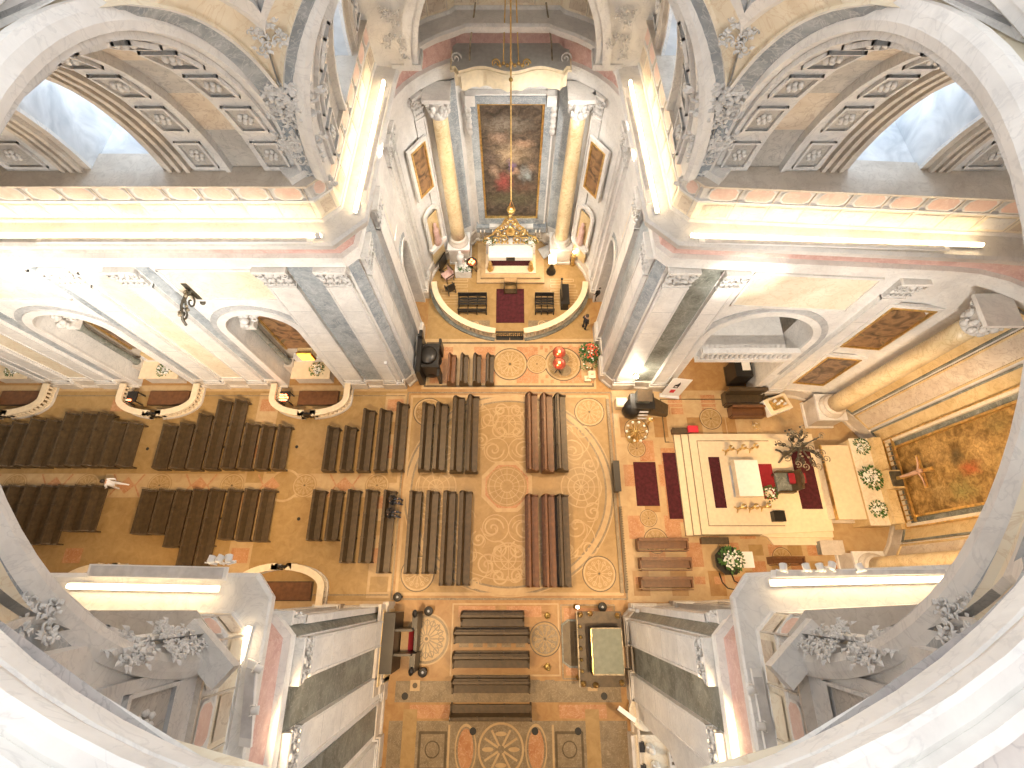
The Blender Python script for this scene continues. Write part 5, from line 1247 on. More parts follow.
# ---- loge balcony
t = thing('loge_balcony', 'white balustraded balcony across the tall arch of the chancel wall', 'balcony', (12.7, 6.2, 5.2))
mb = MB(); mb.box(-2.5, 2.5, -.25, 2.5, -.35, 0, 'white'); mb.build('floor_slab', t); mb = MB(); mb.box(-2.55, 2.55, -.4, -.1, .95, 1.12, 'white'); mb.build('rail', t); mb = MB(); mb.box(-2.5, 2.5, -.36, -.16, 0, .22, 'white'); mb.build('plinth', t)
mb = MB(); [mb.lathe([(.07, 0), (.1, .2), (.05, .4), (.08, .73)], 'pearl', (-2.35+.26*k, -.26, .22), 8) for k in range(19)]; mb.build('balusters', t)
lo = bpy.data.lights.new('loge_fill_light', 'POINT'); lo.energy = 60; lo.color = (1, .9, .8); lo.shadow_soft_size = .3; oo = bpy.data.objects.new('loge_fill_light', lo); COL.objects.link(oo); oo.location = (13, 8.8, 9.6)  # added fill light with no fitting, brightens the room behind the loge
lo = bpy.data.lights.new('loge_fill_light', 'POINT'); lo.energy = 60; lo.color = WARM; lo.shadow_soft_size = .3; oo = bpy.data.objects.new('loge_fill_light', lo); COL.objects.link(oo); oo.location = (12, 8.6, 3.0)  # second added fill light, for the space under the balcony
x, y = at(735, 374, 0); t = thing('black_cabinet', 'black upright case with a white sheet on top below the loge balcony', 'cabinet', (x-.1, y-.2, 0))
mb = MB(); mb.box(-.55, .5, -.6, .6, 0, 1.5, 'wood_black'); mb.build('body', t); mb = MB(); mb.box(-.1, .4, -.2, .4, 1.5, 1.52, 'cloth_white'); mb.build('sheet', t); mb = MB(); mb.box(-.6, .55, -.65, .65, 0, .1, 'wood'); mb.build('plinth', t)
# ---- two choir benches
def stall(label, px_, py, w, d, h=1.0, mat='wood', rz=0):
    x, y = at(px_, py); t = thing('choir_bench', label, 'bench', (x, y, 0), rz)
    mb = MB(); mb.box(-w/2, w/2, -d*.3, d*.25, .4, .46, mat); mb.build('seat', t); mb = MB(); mb.box(-w/2, w/2, d*.25, d*.35, .1, h, mat); mb.box(-w/2, w/2, d*.2, d*.42, h, h+.05, mat); mb.build('backrest', t)
    for s in (-1, 1): mb = MB(); mb.box(s*w/2-.04, s*w/2+.04, -d*.35, d*.4, 0, .65, mat); mb.build('end_panel', t)
    mb = MB(); mb.box(-w/2, w/2, -d*.5, -d*.42, .1, .7, mat); mb.build('front_board', t)
stall('dark high-backed choir bench nearest the loge', 741, 401, 2.4, 1.0, 1.25, 'wood')
stall('low brown choir bench in front of the dark high-backed one below the loge', 744, 414, 2.0, .75, .8, 'wood_warm')
stall('single brown bench near the lower wall of the chancel', 783, 561, 1.75, .5, .7, 'wood_warm')
for i, (px_, py) in enumerate(((660, 545), (663, 564), (664, 583))):
    stall('%s of three short brown pews in the lower left of the chancel' % ('upper', 'middle', 'lower')[i], px_, py, 2.75, .75, .8, 'wood_warm')
# ---- small side table
x, y = at(776, 404, .8); t = thing('side_table', 'small white draped table with a golden tray near the chancel column', 'table', (x+.1, y, 0), .35)
mb = MB(); mb.box(-.75, .75, -.5, .5, .8, .86, 'linen'); mb.box(-.76, .76, -.52, -.5, .35, .86, 'cloth_white'); mb.box(-.78, -.75, -.5, .5, .35, .86, 'cloth_white'); mb.build('tablecloth', t)
mb = MB(); mb.box(-.68, .68, -.44, .44, 0, .8, 'wood_light'); mb.build('body', t)
tr = MB().box(-.5, .5, -.28, .3, 0, .04, 'gold').build('tray'); [MB().box(-.5, .5, s*.3-.02, s*.3+.02, .04, .09, 'gold').build('tray_lip', tr) for s in (-1, 1)]
tr.location = (x+.1, y, .87); tr.rotation_euler = (0, 0, .35); tag(tr, 'golden tray on the small draped table near the chancel column', 'tray')
for i in range(4):
    o = MB().lathe([(.05, 0), (.07, .03), (.04, .08), (.08, .2), (.09, .24)], 'white_paint', seg=10).build('cruet'); o.location = (x-.2+.2*i, y+.08*(-1)**i, .915); tag(o, 'small white altar vessel on the golden tray', 'vessel', 'vessels on the golden tray')
# ---- pulpit-like lectern, candelabrum, banner, white box
x, y = at(641, 403, .6)
t = thing('ambo', 'large dark lectern with sloping side wings at the north-east pier', 'lectern', (x, y, 0))
mb = MB(); mb.box(-.75, .7, -.55, .45, 0, 1.1, 'wood_black'); mb.lathe([(.5, 0), (.55, .3), (.5, 1.05)], 'wood_black', (-.6, -.35, 0), 14); mb.build('body', t)
mb = MB(); mb.box(-.45, .35, -.2, .45, 1.1, 1.7, 'green_grey'); mb.add([(-.5, -.3, 1.72), (.4, -.3, 1.72), (.4, .35, 2.0), (-.5, .35, 2.0), (-.5, -.3, 1.66), (.4, -.3, 1.66), (.4, .35, 1.94), (-.5, .35, 1.94)], [(0, 1, 2, 3), (7, 6, 5, 4), (0, 4, 5, 1), (1, 5, 6, 2), (2, 6, 7, 3), (3, 7, 4, 0)], 'wood'); mb.build('book_rest', t)
mb = MB(); mb.add([(.6, .3, 1.0), (1.7, -.1, .55), (1.6, -.75, .5), (.5, -.6, 1.0), (.6, .3, .1), (1.7, -.1, .1), (1.6, -.75, .1), (.5, -.6, .1)], [(0, 3, 2, 1), (4, 5, 6, 7), (0, 1, 5, 4), (1, 2, 6, 5), (2, 3, 7, 6), (3, 0, 4, 7)], 'wood'); mb.build('side_wing', t)
for k in range(3): mb = MB(); mb.box(-.3+.02*k, .3, -.75-.12*k, -.66-.12*k, .9-.25*k, .95-.25*k, 'light_grey_metal'); mb.build('step_edge', t)
x, y = at(622, 402, .6); o = MB().box(-.35, .35, -.3, .3, 0, .6, 'linen').build('white_stand'); MB().box(-.28, .28, -.22, .22, .6, .64, 'cloth_white').build('top_sheet', o); o.location = (x, y, 0); tag(o, 'small cream box stand left of the large dark lectern', 'box')
x, y = at(638, 432, 1.0); t = thing('standing_candelabrum', 'round gilded and white candelabrum standing below the large dark lectern', 'candelabrum', (x-.1, y, 0))
mb = MB(); mb.lathe([(.45, 0), (.4, .08), (.12, .15), (.16, .5), (.06, .8), (.05, 1.2)], 'gold', (0, 0, 0), 14); mb.build('stem', t)
for k in range(10): a = 2*PI*k/10; d = Vector((math.cos(a), math.sin(a), 0)); mb = MB(); mb.tube([(0, 0, .9), tuple(d*.3+Vector((0, 0, .85))), tuple(d*.6+Vector((0, 0, 1.05)))], .03, 'gold', 5); mb.ball(tuple(d*.6+Vector((0, 0, 1.1))), .09, 'petal', 6, 4); mb.scroll(tuple(d*.4+Vector((0, 0, .95))), d, (0, 0, 1), .14, 'gold', 1.3, .025); mb.build('arm', t)
x, y = at(650, 421, 1.0); candle_stand('tall white candle on a golden foot between lectern and gilded candelabrum', x, y, 0, 1.3, .16, 'gold')
x, y = at(669, 398, 0); t = thing('pull_up_banner', 'white standing banner with a small dark emblem and a red square by the pier', 'banner', (x, y+.1, 0), -.12)
mb = MB(); mb.add([(-.55, 0, .05), (.6, .05, .05), (.75, .25, 2.3), (-.35, .25, 2.3), (-.55, .03, .05), (.6, .08, .05), (.75, .28, 2.3), (-.35, .28, 2.3)], [(0, 1, 2, 3), (7, 6, 5, 4), (0, 4, 5, 1), (1, 5, 6, 2), (2, 6, 7, 3), (3, 7, 4, 0)], 'white_paint'); sh_ = mb.build('sheet', t)
def onb(u, v, z0): return None
mb = MB(); P3 = lambda u, w: (-.55+1.15*u+.2*w, .05*u+(.25-.05*u)*w-.02, .05+2.25*w)
mb.add([P3(.3, .22), P3(.55, .22), P3(.55, .40), P3(.3, .40)], [(0, 1, 2, 3)], 'red_paint'); mb.build('red_square', sh_)
mb = MB(); mb.add([P3(.3, .5), P3(.55, .5), P3(.55, .72), P3(.48, .85), P3(.42, .72), P3(.3, .66)], [(0, 1, 2, 3, 4, 5)], 'coat_black'); mb.add([P3(.36, .54), P3(.49, .54), P3(.49, .6), P3(.36, .6)], [(3, 2, 1, 0)], 'white_paint'); mb.build('emblem', sh_)
mb = MB(); mb.box(-.6, .62, -.12, .15, 0, .08, 'light_grey_metal'); mb.build('foot', t)
x, y = at(682, 431, .3); o = MB().box(-.6, .5, -.15, .15, 0, .4, 'wood_warm').build('low_bench'); MB().box(-.62, .52, -.18, .18, .4, .44, 'wood').build('seat', o); o.location = (x, y, 0); tag(o, 'low brown bench at the upper corner of the cream platform', 'bench')
x, y = at(693, 429, .6); o = MB().box(-.3, .3, -.2, .2, 0, .22, 'red_paint').build('red_cushion'); MB().box(-.31, .31, -.21, .21, .1, .12, 'carpet_red').build('piping', o); o.location = (x, y, .44); tag(o, 'bright red cushion on the low brown bench', 'cushion')
x, y = at(714, 541, .2); o = MB().box(-.75, .75, -.16, .16, 0, .35, 'wood_warm').build('low_bench'); MB().box(-.77, .77, -.19, .19, .35, .39, 'wood').build('seat', o); o.location = (x, y, 0); tag(o, 'low brown bench against the lower edge of the cream platform', 'bench')
x, y = at(727, 561, .5); t = thing('octagonal_table', 'dark eight-sided stand below the cream platform', 'table', (x, y, 0))
def octo(r, sq=1.0): return [(r*math.cos(PI/8+k*PI/4), r*sq*math.sin(PI/8+k*PI/4)) for k in range(8)]
mb = MB(); mb.prism(octo(.78), .72, .8, 'wood_black'); mb.build('top', t); mb = MB(); mb.prism(octo(.5), .0, .72, 'wood_black'); mb.build('body', t)
flowers('large bouquet of white flowers on the dark eight-sided stand', x, y+.02, .8, .6, 46)
x, y = at(743, 560, .4); o = MB().box(-.42, .42, -.4, .4, 0, .7, 'cloth_white').build('white_block'); MB().box(-.44, .44, -.42, .42, .7, .74, 'white_paint').build('lid', o); o.location = (x, y, 0); tag(o, 'plain white block right of the eight-sided stand', 'box')
x, y = at(776, 517, TOP); o = MB().box(-.3, .3, -.28, .28, 0, .45, 'iron').build('black_stool'); MB().box(-.32, .32, -.3, .3, .45, .5, 'wood_black').build('seat', o); o.location = (x, y, TOP*.9); tag(o, 'small black stool on the steps below the dark throne', 'stool')
x, y = at(830, 548, .3); o = MB().box(-.6, .6, -.35, .35, 0, .5, 'green_grey').build('stone_block'); MB().box(-.64, .64, -.39, .39, .5, .56, 'stone').build('cap', o); o.location = (x, y, 0); tag(o, 'dark stone block at the lower end of the chancel steps', 'block')
mb = MB()
for (a, b) in (((719, 573), (730, 592)), ((731, 573), (745, 589))):
    p, q = at(*a), at(*b); mb.tube([(p[0], p[1], .03), (p[0]+.1, (p[1]+q[1])/2, .03), (q[0]-.1, q[1]+.2, .03), (q[0]+.6, q[1]+.05, .03)], .035, 'iron', 5)
o = mb.build('floor_cable'); tag(o, 'dark cables running over the floor below the eight-sided stand', 'cable')
# threshold rail between crossing and chancel
(xa, ya), (xb, yb) = at(607, 402), at(626, 592)
mb = MB(); mb.box(6.15, 6.32, -5.75, 5.6, 0, .12, 'fl_grey'); mb.box(6.42, 6.52, -5.75, -1.1, 0, .10, 'fl_dark')
for k in range(34): mb.box(6.52, 6.60, -5.6+.135*k, -5.54+.135*k, 0, .06, 'fl_dark')
struct(mb.build('trim_16'))
x, y = at(616, 477, .5); o = MB().box(-.13, .13, -.85, .85, .0, .8, 'wood_black').build('narrow_stand'); MB().box(-.18, .18, -.9, .9, .8, .86, 'wood_black').build('top', o); o.location = (x, y, 0); tag(o, 'narrow black stand on the threshold between crossing and chancel', 'stand')

# ================================================================ SOUTH TRANSEPT AND PIERS
def finial(mb, x, y, z, m='gold', r=.13): mb.lathe([(r*.5, 0), (r, r*.6), (r*1.1, r*1.2), (r*.4, r*2), (r*.6, r*2.4), (r*.1, r*3)], m, (x, y, z), 9)
x, y = at(404, 641, 1.0)
t = thing('confessional', 'dark wooden confessional with side wings and a reddish seat by the south-west pier', 'confessional', (-5.35, y, 0))
mb = MB(); mb.box(-.9, -.3, -1.35, 1.35, 0, 2.1, 'wood_black'); mb.build('back', t)
for s in (-1, 1):
    mb = MB(); mb.box(-.3, .55, s*.55-.06, s*.55+.06, 0, 1.9, 'wood_black'); mb.build('partition', t)
    mb = MB(); mb.box(.45, .72, s*.95-.42, s*.95+.42, 0, 1.55, 'wood_black'); mb.ball((.58, s*1.3, 1.65), .14, 'wood_black', 8, 5, (1, 1.5, 1)); mb.build('side_wing', t)
mb = MB(); mb.box(-.25, .15, -.5, .5, .5, .58, 'wood_light'); mb.box(.15, .4, -.5, .5, .5, .6, 'carpet_bright'); mb.build('seat', t)
mb = MB(); mb.box(.5, .66, -.5, .5, 0, .95, 'wood_black'); mb.build('door', t)
# stone altar steps behind it, against the pier
o = MB()
for k in range(4): o.box(-.045*k-.045, .1-.045*k, -1.9-.35*(k % 2), 1.5+.25*(k % 2), 0, 1.2+.45*k, 'stone' if k % 2 else 'gold_marble')
ob = o.build('pier_plinth'); 
for s_ in (-1, 1): MB().box(-.2, .1, s_*1.75-.1, s_*1.75+.1, 0, 1.6, 'stone').build('end_block', ob)
ob.location = (-6.26, y, 0); tag(ob, 'stepped golden stone plinth against the south-west pier behind the confessional', 'plinth')
x, y = at(432, 360, .9)
t = thing('confessional', 'black wooden confessional with two curved seats at the foot of the north-west pier', 'confessional', (-4.95, y, 0))
mb = MB(); mb.box(-.75, -.45, -1.35, 1.35, 0, 1.9, 'wood_black'); mb.build('back', t)
for s in (-1, 1): mb = MB(); mb.box(-.5, .65, s*.75-.06, s*.75+.06, 0, 1.6, 'wood_black'); mb.build('partition', t); mb = MB(); mb.box(.5, .65, s*.95-.35, s*.95+.35, 0, 1.35, 'wood_black'); mb.build('side_wing', t); mb = MB(); mb.box(-.6, -.4, s*1.2-.22, s*1.2+.22, 1.85, 2.3, 'wood_black'); mb.build('crest', t)
mb = MB(); mb.lathe([(.55, 0), (.6, .1), (.58, .6), (.45, .7)], 'wood_black', (0, .3, 0), 14, 1, .9); mb.lathe([(.5, 0), (.55, .1), (.5, .5), (.4, .6)], 'wood_black', (0, -.45, 0), 14, 1, .8); mb.build('seat', t)
mb = MB(); mb.box(-.7, .6, -.75, .75, 1.55, 1.62, 'wood_black'); mb.lathe([(.6, 0), (.5, .12), (.2, .2)], 'wood_black', (-.1, 0, 1.62), 12, 1, 1.1); mb.build('roof', t)
# glass-topped cabinet
x, y = at(606, 648, 1.2)
t = thing('glazed_shrine', 'large dark shrine with a flat grey-green glass top and gilded finials by the south-east pier', 'shrine', (x-.35, y, 0))
mb = MB(); mb.box(-1.0, 1.1, -1.6, 1.6, 0, 1.2, 'wood'); mb.box(-1.1, 1.2, -1.7, 1.7, 1.2, 1.32, 'wood'); mb.build('body', t)
mb = MB(); mb.box(-.55, .95, -1.05, 1.0, 1.32, 2.3, 'wood_black'); uc_ = mb.build('upper_case', t)
mb = MB(); mb.box(-.5, .95, -1.0, .95, 2.3, 2.34, 'glass_case'); [mb.box(a, b, c, d, 2.3, 2.38, 'gold' if i == 0 else 'silver_wood') for i, (a, b, c, d) in enumerate(((-.56, -.5, -1.06, 1.0), (.95, 1.0, -1.06, 1.0), (-.56, 1.0, .95, 1.0), (-.56, 1.0, -1.06, -1.0)))]; mb.build('glass_top', uc_)
mb = MB(); mb.box(-1.12, -1.06, -1.7, 1.7, 1.3, 1.5, 'silver_wood'); [mb.lathe([(.05, 0), (.09, .12), (.04, .25), (.07, .3)], 'gold', (-.95, -1.5+.5*k, 1.32), 8) for k in range(7)]; mb.build('gilt_gallery', t)
for (a, b) in ((-.9, 1.55), (-.4, 1.6), (1.0, 1.5), (-.9, -1.55), (-.3, -1.6), (1.0, -1.5)): mb = MB(); finial(mb, a, b, 1.32); mb.build('finial', t)
x, y = at(572, 643); o = MB(); o.prism([(-.55, -.9), (-.2, -1.15), (.6, -1.15), (.6, 1.15), (-.2, 1.15), (-.55, .9)], 0, .12, 'green_grey'); o.prism([(-.48, -.83), (-.15, -1.05), (.6, -1.05), (.6, 1.05), (-.15, 1.05), (-.48, .83)], .12, .14, 'fl_dark')
ob = o.build('dais'); MB().prism([(.1, -.6), (.6, -.6), (.6, .6), (.1, .6)], .14, .28, 'wood').build('step', ob); ob.location = (x, y, 0); tag(ob, 'low dark rounded dais left of the glass-topped shrine', 'dais')
for i, (px_, py) in enumerate(((548, 616), (548, 668))):
    x, y = at(px_, py, .5); t = thing('barrier_post', ('upper' if i == 0 else 'lower')+' brass post left of the dark dais', 'post', (x, y, 0)); mb = MB(); mb.lathe([(.18, 0), (.17, .04), (.03, .07)], 'brass', (0, 0, 0), 14); mb.build('base', t); mb = MB(); mb.lathe([(.03, 0), (.03, .85), (.07, .9), (.08, .97), (.02, 1.02)], 'brass', (0, 0, .05), 10); mb.build('pole', t)
for i, (px_, py) in enumerate(((577, 607), (580, 679))):
    x, y = at(px_, py, .6); t = thing('lit_candle_stand', ('upper' if i == 0 else 'lower')+' small stand with a glowing bulb at the corner of the dark shrine', 'lamp', (x, y, 0)); mb = MB(); mb.lathe([(.16, 0), (.05, .08), (.03, .7), (.08, .75)], 'brass', (0, 0, 0), 10); mb.build('stand', t); mb = MB(); mb.ball((0, 0, .85), .09, 'lamp_glow'); mb.build('bulb', t)
for i, (px_, py) in enumerate(((429, 611), (423, 672), (602, 607), (398, 597))):
    x, y = at(px_, py, .3); t = thing('round_stool', ('black round stool above the pale floor medallion by the left confessional', 'black round stool below the pale floor medallion by the left confessional', 'black round stool above the glass-topped shrine', 'black round stool squeezed at the corner of the south-west pier')[i], 'stool', (x, y, 0))
    mb = MB(); mb.lathe([(.22, 0), (.24, .04), (.2, .08), (.05, .05)], 'iron', (0, 0, .42), 16); mb.ball((0, 0, .5), .07, 'light_grey_metal'); mb.build('seat', t); mb = MB(); mb.lathe([(.2, 0), (.05, .05), (.04, .42)], 'iron', (0, 0, 0), 10); mb.build('base', t)
# carved font and chest in the lower right
x, y = at(642, 712, .8); t = thing('stone_font', 'round carved stone basin in the lower right corner of the south transept', 'font', (x+.1, y, 0))
mb = MB(); mb.lathe([(.6, 0), (.4, .1), (.25, .4), (.6, .75), (.75, .9), (.78, 1.0), (.68, 1.0), (.5, .85), (.05, .8)], 'cream', (0, 0, 0), 24); mb.build('basin', t); mb = MB(); mb.ball((.1, .05, .95), .25, 'leaf', 8, 5, (1, 1, .4)); mb.build('foliage', t)
x, y = at(655, 745, .8); t = thing('stone_monument', 'long carved stone chest with pale figures beside the round basin', 'monument', (x-.2, y-.6, 0))
mb = MB(); mb.box(-.95, -.8, -2, 1.0, 0, .9, 'stone'); mb.box(-.8, 1.2, -2, 1.0, 0, .75, 'cream'); mb.build('body', t); mb = MB(); mb.box(.75, 1.25, -2.0, 1.1, .75, 1.1, 'stone'); [mb.box(.85, 1.0, -1.8+.28*k, -1.68+.28*k, 1.1, 1.12, 'fl_dark') for k in range(10)]; mb.build('inscribed_slab', t)
for k in range(3): mb = MB(); yy = .5-.7*k; mb.lathe([(.2, 0), (.22, .2), (.12, .55), (.15, .7), (.05, .8)], 'cloth_white', (-.1+.2*k, yy, .75), 9); mb.ball((-.1+.2*k, yy, 1.65), .1, 'cloth_white'); mb.tube([(-.1+.2*k, yy, 1.4), (-.35+.2*k, yy+.2, 1.5)], .04, 'cloth_white'); mb.build('carved_figure', t)
for k in range(2): mb = MB(); mb.box(-.6, -.35, .35-.9*k, .75-.9*k, .75, 1.0, 'wood_black'); mb.build('dark_casket', t)
mb = MB(); a = at(641, 699, 1.0); mb.box(-.45, .45, -.1, .1, 0, .12, 'white_paint'); o = mb.build('tube_fitting'); MB().box(-.47, .47, -.12, -.1, -.02, .14, 'iron').build('backing', o); o.location = (a[0], a[1], 3.0); o.rotation_euler = (0, 0, -.6); o.location = (5.5, -10.9, 2.6); tag(o, 'short white light fitting on the pier above the round basin', 'light fitting')
x, y = at(580, 706); 

# ================================================================ PEWS
PEWMESH = {}
def pew(label, x, y0, y1, mat='wood', group=None):
    Lp = round(y1-y0, 1); key = (Lp, mat); yc = (y0+y1)/2
    if key in PEWMESH:
        r = copy_tree(PEWMESH[key]); r.location = (x, yc, 0); r['label'] = label
        if label in USED: print('DUPLABEL', label)
        USED.add(label); return r
    t = thing('church_pew', label, 'pew', (x, yc, 0)); h = Lp/2
    mb = MB(); mb.box(-.02, .33, -h, h, .43, .48, mat); mb.box(.28, .33, -h, h, .36, .43, mat); mb.build('seat', t)
    mb = MB(); mb.add([(-.02, -h, .45), (-.02, h, .45), (-.16, h, .92), (-.16, -h, .92), (-.07, -h, .45), (-.07, h, .45), (-.21, h, .92), (-.21, -h, .92)], [(0, 1, 2, 3), (7, 6, 5, 4), (0, 3, 7, 4), (1, 5, 6, 2)], mat); mb.box(-.25, -.12, -h, h, .90, .95, mat); bk = mb.build('backrest', t)
    mb = MB(); mb.box(-.33, -.2, -h, h, .70, .74, mat); mb.build('book_ledge', bk)
    mb = MB(); mb.box(-.42, -.28, -h, h, .16, .22, mat); mb.build('kneeling_board', t)
    for s in (-1, 1):
        mb = MB(); y_ = s*h; pts = [(-.42, 0), (.36, 0), (.36, .55), (.30, .62), (.10, .62), (-.02, .78), (-.12, 1.0), (-.22, 1.02), (-.27, .9), (-.34, .74), (-.42, .3)]; n = len(pts)
        mb.add([(a, y_-.035, b) for a, b in pts]+[(a, y_+.035, b) for a, b in pts], [tuple(range(n)), tuple(range(2*n-1, n-1, -1))]+[(i, n+i, n+(i+1) % n, (i+1) % n) for i in range(n)], mat); mb.build('end_panel', t)
    if Lp > 3.0:
        for f in (-.33, .33):
            mb = MB(); mb.box(-.36, .32, f*h-.03, f*h+.03, .05, .43, mat); mb.build('support', t); mb = MB(); mb.box(-.28, -.1, f*h-.04, f*h+.04, .8, .98, mat); mb.build('back_cleat', bk)
    PEWMESH[key] = t; return t
def pew_px(label, pb, pt, mat='wood', dx=0):
    (xa, ya), (xb, yb) = at(pb[0], pb[1], .6), at(pt[0], pt[1], .6); pew(label, (xa+xb)/2+dx, min(ya, yb), max(ya, yb), mat)
# crossing, left
for i, (b, tt) in enumerate((((424.5, 470), (427.5, 404)), ((438.6, 470), (442, 404)), ((455, 471), (460, 398)), ((471, 471), (474, 397)))):
    pew_px('%s of four long pews from the left, upper left of the central medallion' % ORD[i], b, tt)
for i, (b, tt) in enumerate((((408, 573), (417.5, 492)), ((426.5, 573), (434, 492)), ((443, 585), (452, 492)), ((461, 585), (468, 492)))):
    pew_px('%s of four long pews from the left, lower left of the central medallion' % ORD[i], b, tt)
# crossing, right
for i, (b, tt) in enumerate((((532.5, 470), (532.5, 394)), ((547.5, 471), (548, 395)), ((562, 470), (561, 395)))):
    pew_px('%s of three long pews from the left, upper right of the central medallion' % ORD[i], b, tt, 'wood_warm' if i < 2 else 'wood')
for i, (b, tt) in enumerate((((533, 587), (532.5, 495)), ((552, 587), (548, 495)), ((566, 587), (562.5, 495)))):
    pew_px('%s of three long pews from the left, lower right of the central medallion' % ORD[i], b, tt, 'wood_warm' if i < 2 else 'wood')
# nave, nearest block
for i, (b, tt) in enumerate((((326, 470), (335, 428)), ((344, 470), (352, 428)), ((361, 470), (371, 411)), ((378, 470), (387, 411)), ((395.5, 470), (404, 404)))):
    pew_px('%s pew from the left in the nave block nearest the crossing, above the aisle' % ORD[i], b, tt)
for i, (b, tt) in enumerate((((311, 540), (321, 491)), ((329, 540), (338.5, 491)), ((344, 562), (356, 491)), ((363, 562), (373.5, 491)), ((381, 573), (391.5, 491)))):
    pew_px('%s pew from the left in the nave block nearest the crossing, below the aisle' % ORD[i], b, tt)
# nave, middle block
tops = [426, 424, 416, 402, 401, 425, 427, 427]
for i in range(8):
    xb = 160+16.6*i; xt = xb+(470-tops[i])*.24
    pew_px('%s pew from the left in the middle nave block above the aisle' % ORD[i], (xb, 468.5), (xt, tops[i]))
bots = [534, 534, 547, 575, 575, 539, 540, 541]
for i in range(8):
    xt = 150+17.2*i; xb = xt-(bots[i]-490)*.24
    pew_px('%s pew from the left in the middle nave block below the aisle' % ORD[i], (xb, bots[i]), (xt, 490.5))
# nave, far block
topc = [425, 424, 420, 421, 414, 414, 414, 423, 424]
for i in range(9):
    xb = -11+16.6*i; xt = xb+(470-topc[i])*.36
    pew_px('%s pew from the left in the far nave block above the aisle' % ORD[i], (xb, 466), (xt, topc[i]))
botc = [544, 544, 544, 544, 544, 544, 531, 531]
for i in range(8):
    xt = -14+16.6*i; xb = xt-(botc[i]-486)*.38
    pew_px('%s pew from the left in the far nave block below the aisle' % ORD[i], (xb, botc[i]), (xt, 486))
# four short pews before the apse
for i, (xx, m) in enumerate(((451.5, 'wood_warm'), (464, 'wood'), (477, 'wood'), (490, 'wood'))):
    pew_px('%s short pew from the left beside the black confessional' % ORD[i], (xx, 382), (xx, 355), m)
    [o for o in bpy.data.objects if o.get('label', '') == '%s short pew from the left beside the black confessional' % ORD[i]][0].scale = (.72, 1, .9)
# five pews of the south transept (turned to face north)
for i, (xa, xb, ya, yb) in enumerate(((461, 524, 616, 623), (454.5, 529, 630, 643), (453, 529, 655, 667), (452, 530, 680, 692), (450.5, 531, 707, 719))):
    (x0_, y0_), (x1_, y1_) = at(xa, (ya+yb)/2, .6), at(xb, (ya+yb)/2, .6)
    pew('%s pew from the top in the stack of five in the south transept' % ORD[i], 0, -(x1_-x0_)/2, (x1_-x0_)/2)
    r = [o for o in bpy.data.objects if o.get('label', '').startswith('%s pew from the top in the stack' % ORD[i])][0]
    r.location = ((x0_+x1_)/2, (y0_+y1_)/2, 0); r.rotation_euler = (0, 0, -PI/2 if i < 4 else PI/2)

